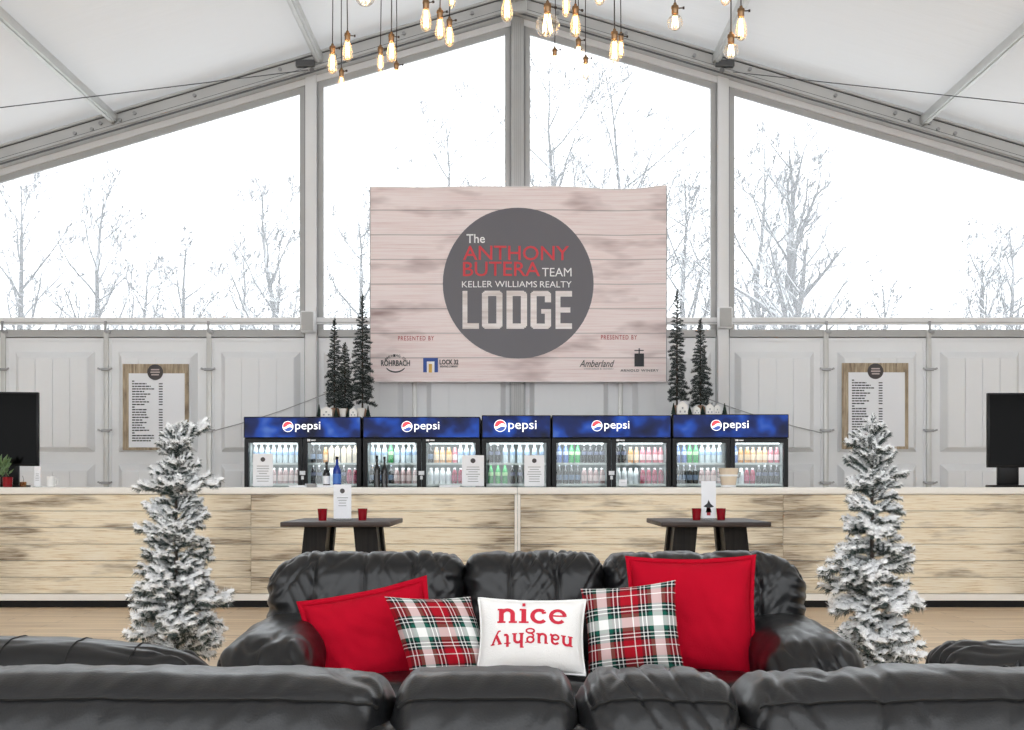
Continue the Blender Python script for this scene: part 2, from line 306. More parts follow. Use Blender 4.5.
class MB:
    def __init__(s): s.v = []; s.f = []; s.mi = []; s.cur = 0
    def add(s, vs, fs):
        b = len(s.v); s.v += [tuple(x) for x in vs]; s.f += [tuple(b + i for i in f) for f in fs]; s.mi += [s.cur] * len(fs); return s
    def box(s, x0, x1, y0, y1, z0, z1):
        vs = [(x, y, z) for x in (x0, x1) for y in (y0, y1) for z in (z0, z1)]
        return s.add(vs, [(0, 1, 3, 2), (4, 6, 7, 5), (0, 4, 5, 1), (2, 3, 7, 6), (0, 2, 6, 4), (1, 5, 7, 3)])
    def bbox(s, x0, x1, y0, y1, z0, z1, b=0.01):
        """box with bevelled edges"""
        bm = bmesh.new(); bmesh.ops.create_cube(bm, size=1)
        for v in bm.verts: v.co = Vector(((x0 + x1) / 2 + v.co.x * (x1 - x0), (y0 + y1) / 2 + v.co.y * (y1 - y0), (z0 + z1) / 2 + v.co.z * (z1 - z0)))
        bmesh.ops.bevel(bm, geom=bm.edges[:], offset=b, segments=2, affect='EDGES', profile=0.5)
        bm.verts.index_update()
        s.add([v.co for v in bm.verts], [[v.index for v in f.verts] for f in bm.faces]); bm.free(); return s
    def prism(s, poly, d0, d1, axis='y'):
        """polygon of (a, b) pairs extruded along an axis"""
        n = len(poly)
        def mk(a, b, d): return (a, d, b) if axis == 'y' else ((d, a, b) if axis == 'x' else (a, b, d))
        vs = [mk(a, b, d0) for a, b in poly] + [mk(a, b, d1) for a, b in poly]
        fs = [tuple(range(n))[::-1], tuple(range(n, 2 * n))] + [(i, (i + 1) % n, n + (i + 1) % n, n + i) for i in range(n)]
        return s.add(vs, fs)
    def tube(s, pts, r, n=8, cap=True):
        pts = [Vector(p) for p in pts]; rs = r if isinstance(r, (list, tuple)) else [r] * len(pts)
        vs = []; fs = []
        up = Vector((0.123, 0.456, 0.881)).normalized()
        for i, p in enumerate(pts):
            t = (pts[min(i + 1, len(pts) - 1)] - pts[max(i - 1, 0)]).normalized()
            a = t.cross(up)
            if a.length < 1e-3: a = t.cross(Vector((1, 0, 0)))
            a.normalize(); b = t.cross(a)
            for k in range(n):
                q = 2 * PI * k / n; vs.append(p + (a * math.cos(q) + b * math.sin(q)) * rs[i])
        for i in range(len(pts) - 1):
            for k in range(n):
                k2 = (k + 1) % n; fs.append((i * n + k, i * n + k2, (i + 1) * n + k2, (i + 1) * n + k))
        if cap: fs.append(tuple(range(n))[::-1]); fs.append(tuple(range((len(pts) - 1) * n, len(pts) * n)))
        return s.add(vs, fs)
    def lathe(s, prof, n=16, c=(0, 0, 0)):
        """profile (r, z) turned about z"""
        vs = []; fs = []
        for r, z in prof:
            for k in range(n): vs.append((c[0] + r * math.cos(2 * PI * k / n), c[1] + r * math.sin(2 * PI * k / n), c[2] + z))
        for i in range(len(prof) - 1):
            for k in range(n):
                k2 = (k + 1) % n; fs.append((i * n + k, i * n + k2, (i + 1) * n + k2, (i + 1) * n + k))
        if prof[0][0] > 1e-4: fs.append(tuple(range(n))[::-1])
        if prof[-1][0] > 1e-4: fs.append(tuple(range((len(prof) - 1) * n, len(prof) * n)))
        return s.add(vs, fs)
    def disc(s, cx, y, cz, r, n=40, th=0.003):
        return s.prism([(cx + r * math.cos(2 * PI * k / n), cz + r * math.sin(2 * PI * k / n)) for k in range(n)], y, y + th)
    def xf(s, fn): s.v = [tuple(fn(Vector(p))) for p in s.v]; return s
    def mesh(s, name, mats, smooth=False):
        me = bpy.data.meshes.new(name); me.from_pydata(s.v, [], s.f)
        for m in (mats if isinstance(mats, (list, tuple)) else [mats]): me.materials.append(m)
        me.polygons.foreach_set('material_index', s.mi)
        bm = bmesh.new(); bm.from_mesh(me); bmesh.ops.recalc_face_normals(bm, faces=bm.faces); bm.to_mesh(me); bm.free()
        if smooth:
            me.polygons.foreach_set('use_smooth', [True] * len(me.polygons))
            if smooth != 'all': me.set_sharp_from_angle(angle=math.radians(40))
        me.update(); return me
    def build(s, name, mats, parent=None, smooth=False, loc=None, rot=None):
        return obj(name, s.mesh(name, mats, smooth), parent, loc, rot)

def rround(p, h, r):
    rx, ry, rz = r if isinstance(r, tuple) else (r, r, r)
    q = Vector((max(-h[0] + rx, min(h[0] - rx, p.x)), max(-h[1] + ry, min(h[1] - ry, p.y)), max(-h[2] + rz, min(h[2] - rz, p.z))))
    d = p - q; d = Vector((d.x / rx, d.y / ry, d.z / rz))
    if d.length > 1e-9: d.normalize(); p = q + Vector((d.x * rx, d.y * ry, d.z * rz))
    return p
def rbox(hx, hy, hz, r, nx, ny, nz, fn=None):
    """rounded box with a lattice of surface points, fn deforms each point; returns an MB"""
    rx, ry, rz = r if isinstance(r, tuple) else (r, r, r)
    idx = {}; vs = []; fs = []
    def vid(i, j, k):
        key = (i, j, k)
        if key not in idx:
            p = Vector((hx * (2 * i / nx - 1), hy * (2 * j / ny - 1), hz * (2 * k / nz - 1)))
            q = Vector((max(-hx + rx, min(hx - rx, p.x)), max(-hy + ry, min(hy - ry, p.y)), max(-hz + rz, min(hz - rz, p.z))))
            d = p - q; d = Vector((d.x / rx, d.y / ry, d.z / rz))
            if d.length > 1e-9: d.normalize(); p = q + Vector((d.x * rx, d.y * ry, d.z * rz))
            if fn: p = fn(p)
            idx[key] = len(vs); vs.append(p)
        return idx[key]
    for j in range(ny):
        for k in range(nz):
            for i in (0, nx):
                f = (vid(i, j, k), vid(i, j + 1, k), vid(i, j + 1, k + 1), vid(i, j, k + 1)); fs.append(f if i else f[::-1])
    for i in range(nx):
        for k in range(nz):
            for j in (0, ny):
                f = (vid(i, j, k), vid(i + 1, j, k), vid(i + 1, j, k + 1), vid(i, j, k + 1)); fs.append(f if not j else f[::-1])
    for i in range(nx):
        for j in range(ny):
            for k in (0, nz):
                f = (vid(i, j, k), vid(i + 1, j, k), vid(i + 1, j + 1, k), vid(i, j + 1, k)); fs.append(f if k else f[::-1])
    m = MB(); m.add(vs, fs); return m

def text_mesh(body, x0, x1, z0, z1, y, bold=0.0, shear=0.0, res=3, spacing=1.0, fn=None, rot=0):
    """default-font lettering fitted to a rectangle in the x-z plane, facing -y; flat print"""
    cu = bpy.data.curves.new('print', 'FONT'); cu.body = body; cu.size = 1; cu.offset = bold; cu.shear = shear; cu.resolution_u = res; cu.space_character = spacing; cu.fill_mode = 'FRONT'
    o = bpy.data.objects.new('print', cu); C.objects.link(o)
    dg = bpy.context.evaluated_depsgraph_get(); dg.update()
    me = bpy.data.meshes.new_from_object(o.evaluated_get(dg)); bpy.data.objects.remove(o); bpy.data.curves.remove(cu)
    xs = [v.co.x for v in me.vertices]; ys = [v.co.y for v in me.vertices]
    ax, bx, ay, by = min(xs), max(xs), min(ys), max(ys)
    for v in me.vertices:
        u = (v.co.x - ax) / (bx - ax); t = (v.co.y - ay) / (by - ay)
        p = Vector((x0 + u * (x1 - x0), y, z0 + t * (z1 - z0)))
        if rot:
            c = Vector(((x0 + x1) / 2, y, (z0 + z1) / 2)); d = p - c
            p = c + Vector((d.x * math.cos(rot) - d.z * math.sin(rot), 0, d.x * math.sin(rot) + d.z * math.cos(rot)))
        v.co = fn(p) if fn else p
    me.update()
    return me
def text(name, body, m, parent, *a, **k):
    me = text_mesh(body, *a, **k); me.materials.clear(); me.materials.append(m); me.name = name
    return obj(name, me, parent)

# ------------------------------------------------------------------ the tent shell
DW = 13.69                                    # gable wall plane
SW = DW / F
def WX(px): return (px - CX) * SW
def WZ(py): return H - (py - CY) * SW
BAY = WX(722) / 2 + -WX(312) / 2              # post spacing
ZR, K = 6.93, 0.296                           # ridge height and roof slope
HALF = 12.5
def roofz(x): return ZR - K * abs(x)
Y0, Y1 = -1.7, DW + 0.25

o = MB().box(-13, 13, -2.2, 14.2, -0.1, 0).build('floor', M['floor']); tag(o, kind='structure')
o = MB().box(-150, 150, -60, 200, -0.6, -0.5).build('ground', M['snow']); tag(o, kind='structure')

ceil = MB()
for s in (-1, 1):
    nx, ny = 24, 40
    vs = []; fs = []
    for i in range(nx + 1):
        for j in range(ny + 1):
            x = s * (HALF + 0.2) * i / nx; y = Y0 + (Y1 - Y0) * j / ny
            vs.append((x, y, roofz(x) + 0.06 - 0.03 * math.sin(PI * ((y - Y0) % 5) / 5)))
    for i in range(nx):
        for j in range(ny):
            a = i * (ny + 1) + j; fs.append((a, a + 1, a + ny + 2, a + ny + 1))
    ceil.add(vs, fs)
ceiling = ceil.build('ceiling', M['roof'], smooth='all'); tag(ceiling, kind='structure')
# purlins
pur = [0, WX(120), WX(917), WX(322), WX(713), -7.1, 7.1, -9.5, 9.5, -11.9, 11.9]
for x in pur:
    z = roofz(x) - 0.03
    me = MB().bbox(x - 0.045, x + 0.045, Y0, DW - 0.2, z - 0.10, z, 0.012)
    me.box(x - 0.018, x + 0.018, Y0, DW - 0.21, z - 0.115, z - 0.10)
    me.build('purlin', M['alu'], ceiling, smooth=True)
# rafters
def rafter(y, s, detail=False):
    t = 0.215; ang = math.atan(K)
    def zz(x, d): return ZR - K * x - d
    m = MB()
    m.prism([(0, zz(0, 0.01)), (s * HALF, zz(HALF, 0.01)), (s * HALF, zz(HALF, t)), (0, zz(0, t))], y - 0.12, y + 0.12)
    m.prism([(0, zz(0, 0.0)), (s * HALF, zz(HALF, 0.0)), (s * HALF, zz(HALF, 0.03)), (0, zz(0, 0.03))], y - 0.14, y + 0.14)
    m.prism([(0, zz(0, t - 0.045)), (s * HALF, zz(HALF, t - 0.045)), (s * HALF, zz(HALF, t - 0.015)), (0, zz(0, t - 0.015))], y - 0.145, y + 0.12)
    r = m.build('rafter', M['rafter'], ceiling)
    for d0, d1 in ((0.032, 0.044), (t - 0.060, t - 0.046), (t + 0.0, t + 0.014)):  # dark strips paint in the top-edge shadow line as well as the grooves
        MB().prism([(0, zz(0, d0)), (s * HALF, zz(HALF, d0)), (s * HALF, zz(HALF, d1)), (0, zz(0, d1))], y - 0.124, y - 0.10).build('shade_groove_line', M['darkmetal'], r)
    return r
YR = DW - 0.10
for yy in (YR, YR - 5, YR - 10, YR - 15):
    for s in (-1, 1): rafter(yy, s)
# bolts and end plates on the gable rafters
for s in (-1, 1):
    for x, dz in ((4.45, .10), (4.62, .13), (4.85, .10), (4.95, .14), (2.1, .12), (3.75, .10), (5.15, .13), (2.75, .09), (0.5, .10), (1.3, .10)):
        MB().tube([(s * x, YR - 0.13, roofz(x) - dz), (s * x, YR - 0.15, roofz(x) - dz)], 0.022, 8).build('bolt', M['steel'], ceiling)
    x = s * 2.45
    MB().bbox(x - 0.11, x + 0.11, YR - 0.19, YR - 0.12, roofz(x) - 0.16, roofz(x) - 0.08, 0.01).build('bracket', M['darkmetal'], ceiling)
    MB().tube([P(312 if s < 0 else 722, 70, DW - 0.35), P(312 if s < 0 else 722, 70, DW - .4)], 0.03, 8).build('bolt', M['darkmetal'], ceiling)
MB().bbox(-0.14, 0.14, YR - 0.2, YR - 0.12, ZR - 0.25, ZR - 0.02, 0.01).build('ridge_plate', M['rafter'], ceiling)
for dx in (-0.08, 0.08):
    MB().tube([(dx, YR - 0.20, ZR - 0.10), (dx, YR - 0.23, ZR - 0.10)], 0.025, 8).build('bolt', M['darkmetal'], ceiling)

# bracing cables
for s, pa, pb in ((-1, (308, 70), (0, 105)), (1, (733, 72), (1024, 101))):
    A = P(*pa, DW - 0.35)
    k = (pb[1] - pa[1]) / (pb[0] - pa[0]); pxe = CX + s * 10.3 * F / 8.6; B = P(pxe, pa[1] + k * (pxe - pa[0]), 8.6)
    pts = [A.lerp(B, t / 12) - Vector((0, 0, 0.03 * math.sin(PI * t / 12))) for t in range(13)]
    o = MB().tube(pts, 0.0055, 6).build('bracing_cable', M['darkmetal'])
    tag(o, 'thin dark bracing cable running off the %s rafter' % ('left' if s < 0 else 'right'), 'cable')

# solid white side walls and the open entrance front behind the camera (out of frame, the daylight comes through it)
for s, nm in ((-1, 'wall_left'), (1, 'wall_right')):
    m = MB(); x = s * HALF
    m.box(x - 0.04, x + 0.04, Y0, Y1, 0, roofz(HALF))
    for k in range(9): yy = Y0 + (Y1 - Y0) * k / 8; m.box(x - 0.06, x + 0.06, yy - 0.08, yy + 0.08, 0.0, 2.9)
    tag(m.build(nm, M['wallpanel']), kind='structure')
m = MB(); m.box(-HALF, HALF, Y0 - 0.05, Y0 + 0.05, 0, 0.75)
m.box(-HALF, HALF, Y0 - 0.05, Y0 + 0.05, 2.95, 3.1)
for k in range(-5, 6): m.box(k * BAY - 0.08, k * BAY + 0.08, Y0 - 0.06, Y0 + 0.06, 0, roofz(k * BAY) - 0.1)
tag(m.build('wall_front', M['wallpanel']), kind='structure')

# gable posts, each a piece of trim
def gable_post(i, px, w0=0.066, pm='whitepaint'):
    x = WX(px); e = empty('trim_%d' % i, (x, DW, 0), kind='structure')
    h = roofz(x) - 0.14
    MB().bbox(-w0, w0, -0.09, 0.05, 0, h, 0.008).build('post', M[pm], e, smooth=True)
    for a in (-1, 1):
        MB().box(a * w0 + (0 if a > 0 else -0.075), a * w0 + (0.075 if a > 0 else 0), -0.035, 0.03, 3.0, h - 0.12).build('keder_strip', M['strip'], e)
        MB().box(a * (w0 + 0.012) - 0.006, a * (w0 + 0.012) + 0.006, -0.05, -0.03, 0.0, h - 0.1).build('edge_groove', M['steel'], e)
    return e
tp = {}
for i, px in enumerate((312, 722, -103, 1137, -308, 1342)):
    tp[i] = gable_post(i + 1, px)
e = gable_post(7, 517.5, 0.075, 'rafter')
for dx in (-0.035, -0.012, 0.012, 0.035):
    MB().box(dx - 0.005, dx + 0.005, -0.095, -0.088, 0, roofz(0) - 0.3).build('flute', M['strip'], e)
# horizontal rail above the panels
e = empty('trim_8', (0, DW, 0), kind='structure')
MB().bbox(-HALF, HALF, -0.06, 0.02, WZ(325), WZ(318), 0.01).build('rail', M['whitepaint'], e, smooth=True)
MB().box(-HALF, HALF, -0.066, -0.06, WZ(323.5), WZ(322.7)).build('rail_groove', M['strip'], e)
# clear windows between posts
xs = [WX(p) for p in (-308, -103, 312, 517.5, 722, 1137, 1342)]
def winz(x): return roofz(x) - 0.215
wi = 1
for a, b in ((-HALF, xs[1]), (xs[1], xs[2]), (xs[2], xs[3]), (xs[3], xs[4]), (xs[4], xs[5]), (xs[5], HALF)):
    e = empty('window_%d' % wi, (0, DW, 0), kind='structure'); wi += 1
    MB().prism([(a, WZ(330)), (b, WZ(330)), (b, max(winz(b), WZ(329))), (a, max(winz(a), WZ(329)))], 0.0, 0.004).build('pane', M['pane'], e)
    MB().prism([(a, winz(a)), (b, winz(b)), (b, winz(b) - 0.075), (a, winz(a) - 0.075)], -0.06, 0.02).build('top_frame', M['whitepaint'], e)
    MB().prism([(a, winz(a) - 0.075), (b, winz(b) - 0.075), (b, winz(b) - 0.15), (a, winz(a) - 0.15)], -0.03, 0.01).build('keder_strip', M['strip'], e)

# hard wall panels
wall = empty('wall_back', (0, DW, 0), kind='structure')
PZ = WZ(330)
def panel_mesh(w, side):
    """white moulded panel with two raised, ribbed fields; x from -w/2 to w/2"""
    fr = MB(); g = 0.022
    fr.box(-w / 2 + g, w / 2 - g, -0.02, 0.02, 0.0, PZ - 0.10)
    a, z0, z1 = w / 2 - g, 0.0, PZ - 0.10
    t = 0.035
    for x0, x1, za, zb in ((-a, -a + t, z0, z1), (a - t, a, z0, z1), (-a + t, a - t, z1 - t, z1), (-a + t, a - t, z0, z0 + t)):
        fr.box(x0, x1, -0.034, -0.02, za, zb)
    fm = fr.mesh('panel', M['wallpanel'])
    fields = []
    for za, zb in ((0.22, WZ(464)), (WZ(452), WZ(352))):
        f = MB(); o_, i_ = w / 2 - 0.14, w / 2 - 0.20
        d = 0.075
        vs = [(-o_, -0.02, za), (o_, -0.02, za), (o_, -0.02, zb), (-o_, -0.02, zb), (-i_, -0.02 - d, za + 0.05), (i_, -0.02 - d, za + 0.05), (i_, -0.02 - d, zb - 0.08), (-i_, -0.02 - d, zb - 0.08)]
        f.add(vs, [(0, 1, 5, 4), (1, 2, 6, 5), (2, 3, 7, 6), (3, 0, 4, 7), (4, 5, 6, 7)])
        k = 4; sw = 2 * i_ / k
        for q in range(k):
            xa = -i_ + q * sw + 0.006; xb = xa + sw - 0.012; z_a = za + 0.055 ; z_b = zb - 0.09
            f.prism([(xa, z_a), (xb, z_a), (xb, z_b), (xa, z_b)], -0.02 - d - 0.012, -0.02 - d + 0.002)
        fields.append(f.mesh('raised_field', M['wallpanel']))
    return fm, fields
PW = BAY / 2
fm, fields = panel_mesh(PW, 1)
MB().box(-HALF, HALF, 0.03, 0.06, 0, PZ - 0.05).build('backing', M['wallpanel'], wall)
k = 0
joints = []
xc0 = WX(517.5)
for j in range(-7, 7):
    x = xc0 + (j + 0.5) * PW
    p = obj('panel', fm, wall, (x, 0, 0))
    for f in fields: obj('raised_field', f, p)
    MB().bbox(x - PW / 2 + 0.02, x + PW / 2 - 0.02, -0.05, 0.03, PZ - 0.09, PZ, 0.008).build('top_cap', M['strip'], p).location = (-x, 0, 0)
    joints.append(xc0 + j * PW)
me_mul = MB().bbox(-0.028, 0.028, -0.06, 0.02, 0, PZ - 0.005, 0.006); me_mul = me_mul.mesh('mullion', M['alu'], True)
me_clamp = MB()
me_clamp.bbox(-0.05, 0.05, -0.085, -0.058, -0.016, 0.016, 0.005); me_clamp.tube([(-0.05, -0.09, 0), (-0.085, -0.09, 0.012)], 0.011, 6); me_clamp.tube([(0.05, -0.09, 0), (0.085, -0.09, 0.012)], 0.011, 6)
me_clamp = me_clamp.mesh('clamp', M['steel'])
me_hook = MB(); me_hook.box(-0.012, 0.012, -0.085, -0.06, WZ(333), WZ(322)); me_hook.bbox(0.0, 0.06, -0.075, -0.05, WZ(334), WZ(331), 0.005); me_hook = me_hook.mesh('strap', M['steel'])
for j, x in enumerate(joints):
    if (j + 1) % 2 == 0 and abs(x - xc0) < 3: continue
    mu = obj('mullion', me_mul, wall, (x, 0, 0))
    obj('strap', me_hook, mu)
    for py in (370, 431, 483): obj('clamp', me_clamp, mu, (0, 0, WZ(py)))

# ------------------------------------------------------------------ bar counters
DB = 10.95; ZB = H - (487.3 - CY) * DB / F
def BX(px): return (px - CX) * DB / F
def bar(px0, px1, mid, label):
    x0, x1 = BX(px0), BX(px1); e = empty('bar_counter', ((x0 + x1) / 2, DB, 0), label=label, cat='bar', group='plank-fronted bars')
    c = (x0 + x1) / 2; a, b = x0 - c, x1 - c; xj = [a + 0.026] + [BX(q) - c for q in mid] + [b - 0.026]
    MB().box(a + 0.01, b - 0.01, 0.03, 0.55, 0.09, ZB - 0.06).build('body', M['bartop'], e)
    MB().box(a + 0.002, b - 0.002, 0.01, 0.50, 0, 0.09).build('plinth', M['blackmatte'], e)
    MB().bbox(a, b, -0.04, 0.62, ZB - 0.065, ZB, 0.008).build('worktop', M['bartop'], e, smooth=True)
    MB().bbox(a, b, -0.012, 0.03, 0.066, 0.128, 0.004).build('bottom_trim', M['bartop'], e)
    for q in (a, b - 0.025): MB().box(q, q + 0.025, -0.012, 0.03, 0.128, ZB - 0.065).build('side_trim', M['bartop'], e)
    zt, zb = ZB - 0.068, 0.130; n = 6; hh = (zt - zb) / n
    for r in range(n):
        for xa, xb in zip(xj, xj[1:]):
            w_ = xb - xa; m = MB().bbox(-w_ / 2 + 0.001, w_ / 2 - 0.001, 0.0, 0.028, 0.003, hh - 0.003, 0.003)
            m.build('board', M['board'], e, loc=((xa + xb) / 2, random.uniform(-0.002, 0.002), zb + r * hh))
    return e
bar(-280, 517.3, (-14.5, 251), 'long plank-fronted bar counter to the left of the middle joint')
bar(517.7, 1315, (783, 1049), 'long plank-fronted bar counter to the right of the middle joint')

# ------------------------------------------------------------------ drink coolers
DC = 12.37; SC = DC / F
def CXm(px): return (px - CX) * SC
def CZ(py): return H - (py - CY) * SC
DBOT = DC + 0.14; SBOT = DBOT / F
def bottle_kind(kind, col, cap, lab, h=0.2, r=0.03):
    m = MB()
    if kind == 'soda':
        m.cur = 0; m.lathe([(r * .85, 0), (r, 0.012), (r, 0.05), (r * .92, 0.075), (r, 0.10), (r, 0.125), (r * .75, 0.155), (r * .42, 0.178), (r * .40, 0.188)], 10)
        m.cur = 1; m.lathe([(r * .46, 0.186), (r * .46, 0.203)], 8)
        m.cur = 2; m.lathe([(r * 1.02, 0.085), (r * 1.03, 0.122)], 10)
    elif kind == 'tall':
        m.cur = 0; m.lathe([(r * .95, 0), (r, 0.01), (r, 0.125), (r * .8, 0.145), (r * .36, 0.165), (r * .34, 0.192)], 10)
        m.cur = 1; m.lathe([(r * .40, 0.190), (r * .40, 0.201)], 8)
        m.cur = 2; m.lathe([(r * 1.02, 0.04), (r * 1.02, 0.095)], 10)
    elif kind == 'squat':
        m.cur = 0; m.lathe([(r * .9, 0), (r, 0.01), (r, 0.105), (r * .85, 0.13), (r * .5, 0.148), (r * .5, 0.155)], 10)
        m.cur = 1; m.lathe([(r * .58, 0.153), (r * .58, 0.17)], 8)
        m.cur = 2; m.lathe([(r * 1.02, 0.03), (r * 1.02, 0.09)], 10)
    elif kind == 'carton':
        m.cur = 0; m.box(-r * .85, r * .85, -r * .85, r * .85, 0, 0.15)
        m.cur = 2; m.prism([(-r * .85, 0.15), (r * .85, 0.15), (0, 0.185)], -r * .85, r * .85)
        m.cur = 1; m.lathe([(0.009, 0.168), (0.009, 0.187)], 8)
    return m.mesh('drink_bottle', [mat('bottle_' + col[0], col[1], 0.15), mat('cap_' + col[0], cap, 0.4), mat('band_' + col[0], lab, 0.5)], True)
BK = {
    'clear': ('clear water bottle', bottle_kind('soda', ('clear', (0.55, 0.62, 0.66)), (0.75, 0.78, 0.8), (0.30, 0.42, 0.62))),
    'blue': ('blue drink bottle', bottle_kind('soda', ('blue', (0.10, 0.17, 0.42)), (0.6, 0.65, 0.75), (0.55, 0.62, 0.80))),
    'green': ('bright green soda bottle', bottle_kind('soda', ('green', (0.03, 0.30, 0.08)), (0.05, 0.35, 0.1), (0.45, 0.72, 0.38))),
    'dark': ('dark cola bottle', bottle_kind('soda', ('dark', (0.015, 0.013, 0.016)), (0.55, 0.55, 0.58), (0.12, 0.13, 0.20))),
    'orange': ('orange juice bottle', bottle_kind('squat', ('orange', (0.55, 0.24, 0.06)), (0.60, 0.45, 0.30), (0.72, 0.50, 0.30))),
    'peach': ('peach juice bottle', bottle_kind('squat', ('peach', (0.62, 0.36, 0.20)), (0.5, 0.36, 0.28), (0.80, 0.62, 0.46))),
    'pink': ('pink juice bottle', bottle_kind('squat', ('pink', (0.55, 0.16, 0.20)), (0.55, 0.30, 0.32), (0.82, 0.60, 0.62))),
    'red': ('dark red juice bottle', bottle_kind('squat', ('red', (0.22, 0.012, 0.04)), (0.55, 0.50, 0.52), (0.42, 0.06, 0.14))),
    'white': ('white drink bottle', bottle_kind('squat', ('white', (0.72, 0.74, 0.76)), (0.8, 0.8, 0.82), (0.60, 0.62, 0.66))),
    'rose': ('pale pink bottle', bottle_kind('squat', ('rose', (0.36, 0.24, 0.24)), (0.8, 0.8, 0.8), (0.70, 0.55, 0.55))),
    'beer': ('tall dark beer bottle', bottle_kind('tall', ('beer', (0.02, 0.02, 0.022)), (0.35, 0.4, 0.5), (0.16, 0.22, 0.34))),
    'carton': ('cream juice carton', bottle_kind('carton', ('carton', (0.70, 0.58, 0.46)), (0.8, 0.7, 0.6), (0.62, 0.46, 0.34))),
}
contents = {
    0: (['clear'] * 8, ['white'] * 3 + ['rose'] * 5, ['beer'] * 2 + ['orange'] + ['carton'] * 5, ['dark'] * 2 + ['white'] * 2 + ['dark'] * 2 + ['red'] * 2),
    1: (['clear'] * 3 + ['green'] + ['clear'] * 4, ['beer'] * 4 + ['rose'] * 4, ['beer'] + ['peach'] * 2 + ['orange'] + ['pink'] + ['clear'] * 3, ['white'] * 4 + ['red'] * 4),
    2: (['dark'] * 2 + ['clear'] * 6, ['green'] * 3 + ['dark'] * 5),
    3: (['blue'] * 2 + ['green'] * 2 + ['dark'] * 4, ['beer'] * 4 + ['rose'] * 4, ['dark'] * 2 + ['orange'] + ['peach'] + ['pink'] * 4, ['white'] * 4 + ['red'] * 4),
    4: (['blue'] * 2 + ['green'] * 2 + ['clear'] * 4, ['beer'] * 4 + ['rose'] * 4, ['blue'] + ['orange'] * 2 + ['peach'] * 3 + ['pink'] * 2, ['white'] * 2 + ['red'] * 2 + ['dark'] * 4),
}
cname = ['leftmost cooler', 'second cooler', 'narrow cooler', 'fourth cooler', 'rightmost cooler']
ORD = ['first', 'second', 'third', 'fourth', 'fifth', 'sixth', 'seventh', 'eighth']
clab = ['black two-door glass drink cooler, leftmost of the row of five', 'black two-door glass drink cooler left of the narrow one', 'narrow single-door drink cooler in the middle of the row',
        'black two-door glass drink cooler right of the narrow one', 'black two-door glass drink cooler, rightmost of the row of five']
def globe_parts(parent, cx, cz, R, y):
    n = 48
    g = MB(); g.disc(cx, y, cz, R * 1.0, 40, 0.002); e = g.build('emblem', M['lettering'], parent)
    def wave(u, a, b): return a + b * math.sin(u * 2.6 + 0.5)
    for nm, mt, up in (('emblem_top', M['pred'], 1), ('emblem_bottom', M['pblue'], -1)):
        pts = []
        r = R * 0.9
        for k in range(n + 1):
            u = -1 + 2 * k / n; base = r * (wave(u, 0.14, 0.30) if up > 0 else wave(u, -0.22, 0.22) - 0.12)
            lim = math.sqrt(max(0, 1 - u * u)) * r
            pts.append((u * r, max(-lim, min(lim, base)), up * lim))
        top = [(cx + a, cz + c) for a, b, c in pts]; bot = [(cx + a, cz + b) for a, b, c in pts]
        m = MB()
        for k in range(n):
            m.add([(top[k][0], y - 0.002, top[k][1]), (top[k + 1][0], y - 0.002, top[k + 1][1]), (bot[k + 1][0], y - 0.002, bot[k + 1][1]), (bot[k][0], y - 0.002, bot[k][1])], [(0, 1, 2, 3)])
        m.build(nm, mt, parent)
cool = [(244.5, 362, 2, 417, 307, 289), (363, 480.5, 2, 417, 425, 407.5), (481.5, 551, 1, 415.5, 516, 500.3), (551.5, 671, 2, 415.5, 610.5, 596.6), (671.5, 788, 2, 414.5, 728, 715.3)]
